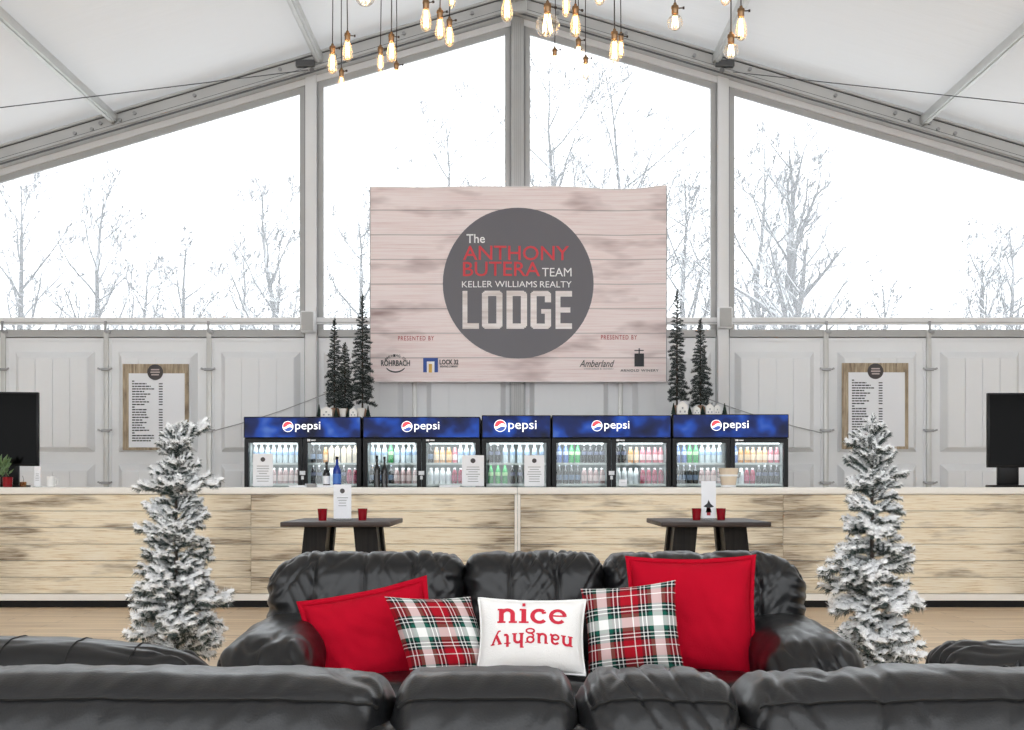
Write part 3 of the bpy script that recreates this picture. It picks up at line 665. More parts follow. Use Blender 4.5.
for ci, (p0, p1, nd, ptop, ptx, pgx) in enumerate(cool):
    x0, x1 = CXm(p0), CXm(p1); c = (x0 + x1) / 2; a, b = x0 - c + 0.003, x1 - c - 0.003; zt = CZ(ptop); zh = CZ(438.2)
    e = empty('drink_cooler', (c, DC, 0), label=clab[ci], cat='cooler', group='drink coolers behind the bar')
    m = MB(); t = 0.035
    m.box(a, a + t, 0.02, 0.68, 0.06, zt - 0.01); m.box(b - t, b, 0.02, 0.68, 0.06, zt - 0.01); m.box(a + t, b - t, 0.02, 0.68, zh - 0.02, zt - 0.01); m.box(a + t, b - t, 0.02, 0.66, 0.06, 0.30)
    m.build('cabinet', M['black'], e)
    m = MB(); m.box(a + t, b - t, 0.64, 0.67, 0.30, zh - 0.02); m.box(a + t, a + t + 0.012, 0.08, 0.64, 0.30, zh - 0.02); m.box(b - t - 0.012, b - t, 0.08, 0.64, 0.30, zh - 0.02)
    m.build('liner', M['coolin'], e)
    m = MB(); m.box(a + 0.05, b - 0.05, 0.05, 0.6, 0, 0.06); m.build('plinth', M['blackmatte'], e)
    hd = MB().bbox(a, b, -0.055, 0.04, zh, zt, 0.008).build('header_box', M['black'], e, smooth=True)
    MB().box(a + 0.012, b - 0.012, -0.058, -0.053, zh + 0.008, zt - 0.010).build('header_sign', header_mat(ci * 1.7 + 0.4, 'lit_header_%d' % (ci + 1)), hd)
    big = 1.12 if ci == 2 else 1.0
    gx = CXm(pgx) - c; gz = CZ(426.3 + (ptop - 416) * .5); GR = 0.058 * big
    globe_parts(hd, gx, gz, GR, -0.0605)
    tw = 0.268 * big; tz = gz
    text('lettering', 'pepsi', M['lettering'], hd, gx + GR * 1.35, gx + GR * 1.35 + tw, tz - 0.058 * big, tz + 0.050 * big, -0.0605, bold=0.0, spacing=1.0)
    # doors
    dw = (b - a) / nd
    for d in range(nd):
        da, db = a + d * dw + 0.004, a + (d + 1) * dw - 0.004; fw = 0.045
        m = MB(); z0, z1 = 0.30, zh - 0.006
        m.box(da, da + fw, -0.04, 0.015, z0, z1); m.box(db - fw, db, -0.04, 0.015, z0, z1); m.box(da + fw, db - fw, -0.04, 0.015, z1 - 0.045, z1); m.box(da + fw, db - fw, -0.04, 0.015, z0, z0 + 0.06)
        dr = m.build('door', M['black'], e)
        MB().box(da + fw, db - fw, -0.016, -0.010, z0 + 0.06, z1 - 0.045).build('glass', M['doorglass'], dr)
        hx = (db - 0.022) if d == 0 and nd == 2 else (da + 0.022)
        if nd == 1: hx = db - 0.022
        m = MB(); m.tube([(hx, -0.04, 0.72), (hx, -0.075, 0.74), (hx, -0.075, 1.12), (hx, -0.04, 1.14)], 0.011, 8); m.build('handle', M['blackmatte'], dr, smooth=True)
    if nd == 2:
        xm = 0.0
        m = MB(); m.box(xm - 0.03, xm + 0.03, -0.046, -0.0405, CZ(475), CZ(471)); m.box(xm - 0.014, xm + 0.014, -0.046, -0.0405, CZ(479.5), CZ(475.8))
        m.build('lock_plate', M['paper'], e)
        m = MB(); m.box(0.05, 0.085, -0.046, -0.0405, CZ(441.3), CZ(439.4)); m.box(0.092, 0.14, -0.046, -0.0405, CZ(441), CZ(439.8)); m.build('maker_sticker', M['whitewhite'], e)
    # shelves, lights
    zsh = [H - (462.6 - CY) * SBOT / F * F, 0] ; zU = H - (462.8 - CY) * SBOT; zL = H - (483.6 - CY) * SBOT
    for z in (zU, zL, 0.93, 0.66):
        m = MB(); m.box(a + t + 0.012, b - t - 0.012, 0.085, 0.092, z - 0.022, z); m.box(a + t + 0.012, b - t - 0.012, 0.092, 0.60, z - 0.012, z - 0.006)
        m.build('shelf', M['wire'], e)
    for d in range(nd):
        da, db = a + d * dw, a + (d + 1) * dw
        MB().tube([(da + 0.08, 0.055, zh - 0.05), (db - 0.08, 0.055, zh - 0.05)], 0.012, 8).build('light_tube', M['tube'], e)
        ld = bpy.data.lights.new('cooler_light', 'AREA'); ld.shape = 'RECTANGLE'; ld.size = dw - 0.16; ld.size_y = 0.06; ld.energy = 0.30; ld.color = (0.90, 0.96, 1.0)
        lo = bpy.data.objects.new('cooler_light', ld); C.objects.link(lo); lo.parent = e; lo.location = ((da + db) / 2, 0.07, zh - 0.075); lo.rotation_euler = (math.radians(25), 0, 0)
        ld2 = bpy.data.lights.new('cooler_light', 'AREA'); ld2.shape = 'RECTANGLE'; ld2.size = dw - 0.16; ld2.size_y = 0.04; ld2.energy = 0.18; ld2.color = (0.90, 0.96, 1.0)
        lo = bpy.data.objects.new('cooler_light', ld2); C.objects.link(lo); lo.parent = e; lo.location = ((da + db) / 2, 0.10, zU - 0.03); lo.rotation_euler = (math.radians(15), 0, 0)
        for row, z in ((0, zU), (1, zL)):
            ks = contents[ci][d * 2 + row]; nk = len(ks)
            lx0, lx1 = da + 0.052, db - 0.052
            for q, kk in enumerate(ks):
                nm, me = BK[kk]; x = c + lx0 + (lx1 - lx0) * (q + 0.5) / nk + random.uniform(-0.003, 0.003)
                o = obj('drink_bottle', me, None, (x, DBOT + random.uniform(-0.01, 0.02), z), (0, 0, 0 if kk == 'carton' else random.uniform(0, 6)))
                side = '' if nd == 1 else (' behind left door of' if d == 0 else ' behind right door of')
                cnt = ks.count(kk); od = ('%s %s from the left' % (ORD[ks[:q].count(kk)], nm)) if cnt > 1 else nm
                lab = '%s, %s shelf, %s %s' % (od, 'upper' if row == 0 else 'lower', '' if nd == 1 else ('left door of' if d == 0 else 'right door of'), cname[ci]); lab = lab.replace(',  ', ', ')
                tag(o, lab, 'carton' if kk == 'carton' else 'bottle', 'drinks on the %s shelf%s %s' % ('upper' if row == 0 else 'lower', side if side else ' of', cname[ci]))

# ------------------------------------------------------------------ sofas
def wr(p, f, a, seed=0.0):
    return a * noise.noise(Vector((p.x * f[0] + seed, p.y * f[1] + seed * 1.7, p.z * f[2])))
def crease(p, f, a, seed=0.0, w=0.13):
    """thin valleys along the zero lines of a noise field, like folds in leather"""
    n_ = noise.noise(Vector((p.x * f[0] + seed, p.y * f[1] + seed * 1.7, p.z * f[2])))
    return -a * math.exp(-(n_ / w) ** 2)
def back_cushion(w, h, d, r, seams, seed, rear=False, nx=70, endL=False, endR=False):
    """padded back section, local x centred, z 0..h, front towards -y"""
    hx, hy, hz = w / 2, d / 2, h / 2
    def fn(p):
        u, v, t = p.x / hx, p.y / hy, p.z / hz
        q = p.copy()
        # fullness
        q.y += (0.055 if p.y < 0 else 0.035) * (1 if p.y > 0 else -1) * (1 - u ** 4) * max(0, 1 - t * t) * abs(v) ** 0.5
        q.z += (0.012 if rear else 0.016) * (1 - abs(u) ** 4) * max(0, t)
        if endL and u < 0: q.z -= 0.07 * max(0, -u - 0.5) ** 2 / 0.25 * max(0, t)
        if endR and u > 0: q.z -= 0.07 * max(0, u - 0.5) ** 2 / 0.25 * max(0, t)
        # stitched vertical seams on the front and over the top
        for sx in seams:
            g = math.exp(-((p.x - sx) / 0.012) ** 2)
            if p.y < hy * 0.7 or t > 0.8:
                q.y += 0.010 * g * (1 if p.y < 0 else 0); q.z -= 0.008 * g * max(0, t)
        # pleats running down from the crest and gathers at the ends
        top = max(0, (t - 0.35) / 0.65)
        mod = (0.65 if rear else 1.0) * min(0.95, max(0.0, 0.55 + 1.5 * noise.noise(Vector((p.x * 3.1 + seed, 0.3, seed)))))
        pl = wr(p, (7, 5, 4), 0.007, seed) + mod * (crease(Vector((p.x + p.z * 0.55, p.y, p.z)), (13, 4, 2.5), 0.013, seed + 4, 0.10) + crease(Vector((p.x - p.z * 0.8, p.y, p.z)), (17, 4, 3), 0.010, seed + 7, 0.10)) + wr(Vector((p.x + p.z, p.y, p.z)), (34, 10, 8), 0.003, seed + 5)
        q.z += pl * top * 0.75
        q.y += pl * (0.35 + 0.65 * top) * (1 if p.y > 0 else -1) * abs(v)
        e = max(0, abs(u) - 0.72) / 0.28
        q.y += wr(p, (7, 7, 34), 0.022, seed + 9) * e
        q.x += wr(p, (4, 8, 28), 0.010, seed + 11) * e
        if rear and p.y > 0:                                   # seam groove across the rear
            zs = hz - 0.0275
            q.y -= 0.003 * math.exp(-((p.z - zs) / 0.008) ** 2) * (1 if p.y > hy * .5 else 0)
        return q + Vector((0, 0, hz))
    return rbox(hx, hy, hz, (0.045 if rear else 0.06, 0.10, 0.085), nx, 34, 60, fn), fn
def seam_lines(fn_inv, parent, lines, r=0.0022):
    for pts in lines: MB().tube(pts, r, 5).build('seam', M['seam'], parent)
def arm_mesh(wd, L, h, seed, droop=0.05, ar=0.10):
    def fn(p):
        u, v, t = p.x / (wd / 2), p.y / (L / 2), p.z / (h / 2)
        q = p.copy(); up = max(0, t)
        q.z += 0.035 * (1 - u * u) * up - droop * max(0, -v) ** 2.2 * up      # crowned top that falls towards the front
        q.x *= 1 + 0.16 * up - 0.03 * (1 - up)
        q.y -= 0.05 * (1 - u * u) * max(0, -v) ** 3 * max(0, 1 - ((t - 0.45) / 0.6) ** 2)
        e = max(0, -v - 0.55) / 0.45
        q.z += wr(p, (30, 9, 5), 0.020, seed) * up * (0.2 + e)
        q.y += wr(p, (30, 5, 12), 0.020, seed + 3) * e - crease(Vector((p.x + p.z * .4, p.y, p.z)), (16, 4, 6), 0.018, seed + 8) * e
        q.z += crease(p, (14, 7, 3), 0.012, seed + 9) * up * (0.15 + e)
        q.x += wr(p, (6, 10, 12), 0.010, seed + 5)
        return q + Vector((0, 0, h / 2 + 0.04))
    return rbox(wd / 2, L / 2, h / 2, (0.10, ar, ar), 40, 70, 44, fn), fn
def sofa(label, bounds, loc, rz, hback=0.90, rear=False, depth=0.95, seatparts=None, seed=0, arm_h=0.58, group='black leather sofas', seams_on=True, armseams=(), arm_r=0.10, arm_out=-0.02, arm_w=0.32, nx=70, armlen=None, name='leather_sofa', armdroop=0.05):
    e = empty(name, loc, rz, label=label, cat='sofa', group=group)
    a, b = bounds[0], bounds[-1]
    ARML = armlen or depth + 0.02
    MB().bbox(a + 0.12, b - 0.12, -depth / 2 + 0.12, depth / 2 - 0.06, 0.06, 0.30, 0.03).build('base', M['leather'], e, smooth=True)
    for x in (a + 0.2, b - 0.2):
        for y in (-depth / 2 + 0.2, depth / 2 - 0.14):
            MB().lathe([(0.022, 0), (0.03, 0.07)], 10).build('foot', M['blackmatte'], e, loc=(x, y, 0))
    # rear shell
    w_ = b - a - 0.10
    m = rbox(w_ / 2, 0.07, 0.36, 0.05, 40, 8, 16, lambda p: p + Vector((0, wr(p, (9, 3, 5), 0.012, seed + 2), 0)))
    m.build('back_panel', M['leather'], e, smooth='all', loc=((a + b) / 2, depth / 2 - 0.09, 0.10 + 0.36))
    nb = len(bounds) - 1
    for i in range(nb):
        xa, xb = bounds[i], bounds[i + 1]; w = xb - xa
        k = 4 if w > 0.6 else 3
        se = [(-w / 2 + w * q / k) for q in range(1, k)] if seams_on else []
        m, fn = back_cushion(w + 0.012, hback - 0.40, 0.25, 0.10, se, seed + i * 3.1, rear, nx, endL=(i == 0), endR=(i == nb - 1))
        c = m.build('back_cushion', M['leather'], e, smooth='all', loc=((xa + xb) / 2, depth / 2 - 0.17, 0.385))
        if seams_on:
            hz = (hback - .40) / 2
            for sx in se:
                pts = []
                for q in range(0, 15):
                    ang = q / 14
                    z = -hz * 0.6 + ang * (hz * 1.45)
                    p = Vector((sx, -0.125, z))
                    pts.append(fn(p) + Vector((0, -0.001, 0)))
                MB().tube(pts, 0.0028, 5).build('seam', M['seam'], c)
        if rear:
            hz = (hback - .40) / 2; pts = []
            hw = (w + 0.012) / 2
            for q in range(0, 61):
                x = -hw * 0.97 + 2 * hw * .97 * q / 60; zs = hz - 0.004
                p = rround(Vector((x, 0.125, zs)), (hw, 0.125, hz), (0.045, 0.10, 0.085))
                pts.append(fn(p) + Vector((0, 0.0030, 0.0005)))
            MB().tube(pts, 0.0030, 5).build('seam', M['seam'], c)
    # seats
    sp = seatparts or [a + 0.27] + list(bounds[1:-1]) + [b - 0.27]
    for i in range(len(sp) - 1):
        w = sp[i + 1] - sp[i]
        m = rbox(w / 2 - 0.004, (depth - 0.30) / 2, 0.10, 0.06, 24, 24, 8, lambda p: p + Vector((0, 0, (0.03 * (1 - (p.x / (w / 2)) ** 4) if p.z > 0 else 0) + wr(p, (8, 8, 3), 0.012, seed + i))))
        m.build('seat_cushion', M['leather'], e, smooth='all', loc=((sp[i] + sp[i + 1]) / 2, -0.13, 0.345))
    for s, x in ((-1, a + arm_w / 2 - arm_out), (1, b - arm_w / 2 + arm_out)):
        m, afn = arm_mesh(arm_w, ARML, arm_h, seed + 20 + s, armdroop, arm_r)
        ar = m.build('arm', M['leather'], e, smooth='all', loc=(x, -depth / 2 + ARML / 2 - 0.02, 0))
        for v in armseams:
            hh = (arm_w / 2, ARML / 2, arm_h / 2); pts = []
            for q in range(25):
                t = q / 24 * 3 - 1.5                       # up one side, over the top, down the other
                raw = Vector((max(-1, min(1, t * 1.0)) * hh[0], v * hh[1], hh[2] if abs(t) <= 1 else hh[2] - (abs(t) - 1) * 0.36)); p = rround(raw, hh, (0.10, arm_r, arm_r)); pts.append(afn(p) + Vector((0, 0, 0.001)))
            MB().tube(pts, 0.0028, 5).build('seam', M['seam'], ar)
    return e
# middle sofa facing the camera: the crest of its back stands 4.79 m away
DM = 4.79
mx = [(272 - CX) * DM / F, (465 - CX) * DM / F, (602.5 - CX) * DM / F, (801 - CX) * DM / F]
cxm = (mx[0] + mx[3]) / 2
sofa('black leather sofa facing the camera, heaped with red and tartan pillows', [q - cxm for q in mx], (cxm, DM - 0.305, 0), 0, hback=0.898, seed=3, depth=0.95, arm_h=0.585, arm_out=0.035, nx=110)
# near sofa seen from behind
DN = 1.80
nxs = [-1.05, (395 - CX) * DN / F, (578 - CX) * DN / F, (734 - CX) * DN / F, 1.20]
cn = (nxs[0] + nxs[-1]) / 2
sofa('black leather sofa in the foreground seen from behind', sorted([-(q - cn) for q in nxs]), (cn, DN + 0.305, 0), PI, hback=0.893, rear=True, seed=11, seams_on=False, nx=170)
# love seats at either side, only their far arms show
DS = 3.86
sofa('black leather love seat at the left edge, arm beside the mid sofa', [-0.75, 0, 0.75], (-1.06 - 0.65, DS - 0.75 + 0.17, 0), PI / 2, seed=31, depth=1.3, armseams=(0.3, -0.05, -0.38, -0.68), arm_h=0.59, group='black leather love seats', nx=40, armdroop=0.06, name='leather_love_seat')
rls = sofa('black leather love seat at the right edge beside the snowy tree', [-0.75, 0, 0.75], (1.45 + 0.65, DS - 0.75 + 0.17, 0), -PI / 2, seed=47, depth=1.3, armseams=(0.1, -0.45), arm_h=0.585, group='black leather love seats', nx=40, armdroop=0.02, arm_r=0.05, name='leather_love_seat')

tb = empty('tuft', (-0.555 + 0.188, -0.65 + 0.17, 0.55), parent=rls)
bpy.data.objects.remove(tb)
m = MB()                                       # pulled tuft with five radiating folds on the arm's inner side
m.lathe([(0.0, 0.012), (0.010, 0.010), (0.014, 0.0)], 12)
for k in range(5):
    a = PI / 2 + k * 2 * PI / 5; m.tube([(0.010 * math.cos(a), 0.010 * math.sin(a), 0.003), (0.028 * math.cos(a), 0.028 * math.sin(a), 0.004), (0.044 * math.cos(a), 0.044 * math.sin(a), -0.002)], [0.008, 0.009, 0.003], 6)
m.build('tuft', M['leather'], rls, smooth=True, loc=(-0.555 + 0.176, -0.65 + 0.14, 0.575), rot=(0, PI / 2, 0))

# ------------------------------------------------------------------ pillows
def pillow_fn(w, h, T, seed, wrk=0.006, sk=0.0):
    def f(u, v, side):
        k = 0.07
        x = w / 2 * u * (1 - k * (1 - v * v) * u * u); z = h / 2 * v * (1 - k * (1 - u * u) * v * v)
        t = T * (max(0, 1 - abs(u) ** 2.6) * max(0, 1 - abs(v) ** 2.6)) ** 0.55
        n_ = noise.noise(Vector((x * 9 + seed, z * 9, seed))) * wrk + noise.noise(Vector((x * 26 + z * 14, z * 20 + seed, seed))) * wrk * 0.5
        x += sk * z
        return Vector((x, side * (t + n_ * min(1, t / T * 2)), z))
    return f
def pillow(name, label, w, h, T, m, center, rot, seed, flange=0.0, lettering=None, wrk=0.006, piping=None, sk=0.0):
    e = empty(name, center, label=label, cat='pillow', group='throw pillows on the sofa'); e.rotation_euler = rot
    f = pillow_fn(w, h, T, seed, wrk, sk); N = 40
    vs = []; fs = []; uvs = []
    for side in (-1, 1):
        for i in range(N + 1):
            for j in range(N + 1):
                u = -1 + 2 * i / N; v = -1 + 2 * j / N; vs.append(f(u, v, side)); uvs.append((i / N, j / N))
    o = (N + 1) ** 2
    for i in range(N):
        for j in range(N):
            a = i * (N + 1) + j; q = (a, a + N + 1, a + N + 2, a + 1); fs.append(q); fs.append(tuple(x + o for x in q[::-1]))
    me = bpy.data.meshes.new('cover'); me.from_pydata([tuple(v) for v in vs], [], fs); me.materials.append(m)
    uvl = me.uv_layers.new(name='UVMap')
    for lp in me.loops: uvl.data[lp.index].uv = uvs[lp.vertex_index]
    me.polygons.foreach_set('use_smooth', [True] * len(me.polygons)); me.update()
    obj('cover', me, e)
    ring = [f(-1 + 2 * i / N, -1, 0) for i in range(N)] + [f(1, -1 + 2 * i / N, 0) for i in range(N)] + [f(1 - 2 * i / N, 1, 0) for i in range(N)] + [f(-1, 1 - 2 * i / N, 0) for i in range(N)]
    if flange:
        mb = MB(); vs = []; n = len(ring)
        for p in ring:
            d = Vector((p.x / (w / 2), 0, p.z / (h / 2))); s_ = 1 + flange / (w / 2)
            wv = noise.noise(Vector((p.x * 14, p.z * 14, seed))) * 0.008
            q = Vector((p.x + flange * max(-1, min(1, d.x * 1.02)), wv, p.z + flange * max(-1, min(1, d.z * 1.02))))
            vs += [p + Vector((0, -0.003, 0)), q + Vector((0, -0.002, 0)), q + Vector((0, 0.002, 0)), p + Vector((0, 0.003, 0))]
        for i in range(n):
            j = (i + 1) % n
            for k in range(4): fs2 = (i * 4 + k, j * 4 + k, j * 4 + (k + 1) % 4, i * 4 + (k + 1) % 4); mb.f.append(fs2); mb.mi.append(0)
        mb.v = [tuple(x) for x in vs]
        mb.build('flange', m, e, smooth='all')
    elif piping:
        mb = MB(); mb.tube(ring + [ring[0]], 0.0045, 6, cap=False); mb.build('piping', piping, e, smooth='all')
    return e, f
def seat_c(px, py, D): return P(px, py, D)
R = math.radians
pillow('red_pillow', 'plain red throw pillow tilted against the sofa left arm', 0.47, 0.37, 0.10, M['redfab'], P(372, 640, 4.42), (R(-18), R(-11), R(8)), 2.2, flange=0.022, wrk=0.016)
pillow('red_pillow', 'large plain red throw pillow standing upright near the right arm', 0.475, 0.46, 0.10, M['redfab'], P(692, 618, 4.46), (R(-14), R(-1), R(-6)), 5.1, flange=0.018, wrk=0.010)
pillow('tartan_pillow', 'red and green tartan pillow left of the white pillow, turned aside', 0.33, 0.31, 0.085, M['plaid'], P(441.5, 638, 4.24), (R(-14), R(2), R(20)), 8.4, wrk=0.010, sk=-0.30)
pillow('tartan_pillow', 'red and green tartan pillow right of the white pillow', 0.355, 0.335, 0.09, M['plaid'], P(632, 629, 4.24), (R(-14), R(-6), R(-8)), 3.3, wrk=0.004)
NW, NH, NT = 0.395, 0.275, 0.075
pn, pf = pillow('white_pillow', 'white pillow lettered in red in the middle of the sofa', NW, NH, NT, M['whitefab'], P(531.5, 636.5, 4.20), (R(-14), R(1), 0), 6.6, wrk=0.003, piping=M['whitefab'])
# slab-serif lettering made of ribbons
def arc(cx, cy, rx, ry, a0, a1, n=14): return [(cx + rx * math.cos(R(a0 + (a1 - a0) * i / n)), cy + ry * math.sin(R(a0 + (a1 - a0) * i / n))) for i in range(n + 1)]
SF = 0.10
G = {   # letter: (width, [(polyline, stroke width)]), x-height 1
    'n': (1.0, [([(0.2, 0), (0.2, 1)], .2), ([(0.2, 0.7)] + arc(0.5, 0.62, 0.28, 0.3, 150, 0) + [(0.78, 0)], .19), ([(0, 0.05), (0.42, 0.05)], .1), ([(0.58, 0.05), (1.0, 0.05)], .1), ([(0, 0.95), (0.25, 0.95)], .1)]),
    'i': (0.5, [([(0.25, 0), (0.25, 1)], .2), ([(0, 0.05), (0.5, 0.05)], .1), ([(0.03, 0.95), (0.3, 0.95)], .1), ([(0.17, 1.32), (0.33, 1.32)], .2)]),
    'c': (0.85, [(arc(0.45, 0.5, 0.36, 0.44, 50, 318), .18), ([(0.66, 0.82), (0.70, 0.68)], .18)]),
    'e': (0.9, [(arc(0.45, 0.5, 0.36, 0.44, 0, 318), .17), ([(0.1, 0.54), (0.84, 0.54)], .09)]),
    'a': (0.9, [(arc(0.4, 0.68, 0.26, 0.26, 160, 0) + [(0.66, 0.1), (0.85, 0.05)], .17), (arc(0.37, 0.28, 0.26, 0.24, 30, 340), .14)]),
    'u': (1.0, [([(0.2, 1)] + [(0.2, 0.4)] + arc(0.48, 0.36, 0.28, 0.3, 180, 360), .18), ([(0.78, 0), (0.78, 1)], .19), ([(0, .95), (.25, .95)], .1), ([(.6, .95), (.8, .95)], .1), ([(.76, .05), (1, .05)], .1)]),
    'g': (0.85, [(arc(0.4, 0.66, 0.28, 0.28, 0, 360), .14), ([(0.62, 0.9), (0.84, 0.95)], .1), (arc(0.42, -0.22, 0.34, 0.22, 0, 360), .12), ([(0.2, 0.42), (0.14, 0.2), (0.3, 0.05), (.6, .0)], .12)]),
    'h': (1.0, [([(0.2, 0), (0.2, 1.45)], .2), ([(0.2, 0.7)] + arc(0.5, 0.62, 0.28, 0.3, 150, 0) + [(0.78, 0)], .19), ([(0, 0.05), (0.42, 0.05)], .1), ([(0.58, 0.05), (1.0, 0.05)], .1), ([(0, 1.4), (0.25, 1.4)], .1)]),
    't': (0.65, [([(0.28, 1.3), (0.28, 0.25), (0.38, 0.1), (0.58, 0.12)], .18), ([(0.02, 0.95), (0.56, 0.95)], .1)]),
    'y': (0.95, [([(0.15, 0.95), (0.48, 0.08)], .19), ([(0.8, 0.95), (0.45, 0.0), (0.3, -0.32), (0.12, -0.34)], .12), ([(0, .95), (.35, .95)], .1), ([(.62, .95), (.95, .95)], .1)]),
}
def ribbon_word(word, cx, cz, hgt, width, flip, arcamt, parent, name):
    tot = sum(G[c][0] + SF for c in word) - SF; mb = MB(); x = 0
    for ch in word:
        for pl, sw in G[ch][1]:
            pts = [Vector((a + x, b)) for a, b in pl]
            L = []
            for i in range(len(pts) - 1):        # subdivide
                for t in range(4): L.append(pts[i].lerp(pts[i + 1], t / 4))
            L.append(pts[-1])
            vs = []
            for i, p in enumerate(L):
                t = (L[min(i + 1, len(L) - 1)] - L[max(0, i - 1)]); t.normalize(); nn = Vector((-t.y, t.x)) * sw * 0.62
                for q in (p + nn, p - nn):
                    X = (q.x - tot / 2) / tot * width; Z = (q.y - 0.5) * hgt
                    Z += arcamt * (X / width * 2) ** 2
                    if flip: X, Z = -X, -Z
                    X += cx; Z += cz
                    u, v = X / (NW / 2), Z / (NH / 2); s = pf(u, v, -1); vs.append((X, s.y - 0.0015, Z))
            mb.add(vs, [(2 * i, 2 * i + 1, 2 * i + 3, 2 * i + 2) for i in range(len(L) - 1)])
        x += G[ch][0] + SF
    mb.build(name, M['redink'], parent)
ribbon_word('nice', 0.0, 0.066, 0.052, 0.25, False, 0.0, pn, 'lettering')
ribbon_word('naughty', 0.0, -0.014, 0.036, 0.295, True, 0.010, pn, 'lettering')

# ------------------------------------------------------------------ high tables with cups and cards
HT = 0.935; DT = 7.32
def card(name, label, x, y, z, w, h, emblem=True, lines=4, group=None, rz=0, base=True, art=False):
    e = empty(name, (x, y, z), rz, label=label, cat='sign', group=group)
    MB().box(-w / 2, w / 2, -0.004, 0.002, 0.012, h).build('sheet', M['paper'], e)
    if base: MB().bbox(-w / 2 - 0.004, w / 2 + 0.004, -0.035, 0.035, 0, 0.012, 0.003).build('base', M['acrylic'], e)
    if emblem: MB().disc(0, -0.007, h - 0.035 * h / 0.24 - 0.008, 0.085 * w + 0.006, 20).build('emblem', M['emblem'], e)
    if lines:
        m = MB()
        for q in range(lines):
            z_ = h * 0.62 - q * h * 0.075; ww = w * random.uniform(.2, .36); m.box(-ww, ww, -0.0055, -0.004, z_, z_ + h * 0.022)
        tag(m.build('print', M['inkgrey'], e), kind='stuff')
    if art:
        m = MB(); m.box(-.012, .012, -.006, -.004, .03, .085); m.build('print', M['redprint2'], e)
        m = MB(); m.prism([(-.035, .09), (-.01, .11), (0, .135), (.012, .11), (.036, .088), (0.0, .08)], -.0062, -.004); m.prism([(-.02, .05), (.02, .05), (.008, .09), (-.01, .09)], -.0060, -.004); m.build('print', M['ink'], e)
    return e
def cup(label, px, py, D, z=HT, h=0.078, r=0.033):
    x = (px - CX) * D / F
    m = MB().lathe([(0, 0.0), (r * 0.8, 0), (r, h), (r * 0.93, h), (r * 0.74, 0.012), (0, 0.012)], 20)
    e = empty('votive_cup', (x, D, z), label=label, cat='candle cup', group='red votive cups')
    m.build('glass', M['redcup'], e, smooth=True)
    MB().lathe([(0, 0.013), (r * 0.72, 0.013), (r * 0.8, 0.04), (0, 0.042)], 14).build('wax', M['paper'], e)
    return e
def high_table(x, label, loc_y=DT):
    e = empty('high_table', (x, loc_y + 0.42, 0), label=label, cat='table', group='dark high tables')
    w, d = 0.70, 0.84
    MB().bbox(-w / 2, w / 2, -d / 2, d / 2, HT - 0.032, HT, 0.006).build('tabletop', M['darkwood'], e, smooth=True)
    for s in (-1, 1):
        m = MB()
        t0, t1 = s * 0.085, s * 0.235; b0, b1 = s * 0.17, s * 0.33
        m.prism([(t0, HT - 0.032), (t1, HT - 0.032), (b1, 0.0), (b0, 0.0)], -0.20, -0.12)
        m.prism([(t0, HT - 0.032), (t1, HT - 0.032), (b1, 0.0), (b0, 0.0)], 0.12, 0.20)
        m.prism([(t0 + s * .02, HT - 0.032), (t1 - s * .02, HT - 0.032), (b1 - s * .02, 0.0), (b0 + s * .02, 0.0)], -0.12, 0.12)
        m.build('leg', M['darkwoodv'], e)
    MB().box(-0.17, 0.17, -0.03, 0.03, 0.30, 0.38).build('crossbar', M['darkwood'], e)
    return e
xl = (335 - CX) * DT / F; xr = (716.5 - CX) * DT / F
high_table(xl, 'dark wooden high table on the left, behind the sofa')
high_table(xr, 'dark wooden high table on the right, behind the sofa')
cup('red votive cup on the left table, left of its card', 322.5, 515, DT + 0.30)
cup('red votive cup on the left table, right of its card', 362.5, 515, DT + 0.36)
cup('red votive cup on the right table, left of its card', 696.5, 515, DT + 0.42)
cup('red votive cup on the right table, right of its card', 721, 515, DT + 0.42)
card('table_card', 'white upright card with dark emblem on the left high table', (342.5 - CX) * (DT + .36) / F, DT + 0.36, HT, 0.118, 0.238)
card('table_card', 'white picture card with a red and black figure on the right high table', (708.5 - CX) * (DT + .44) / F, DT + 0.44, HT, 0.098, 0.262, emblem=False, lines=0, art=True)

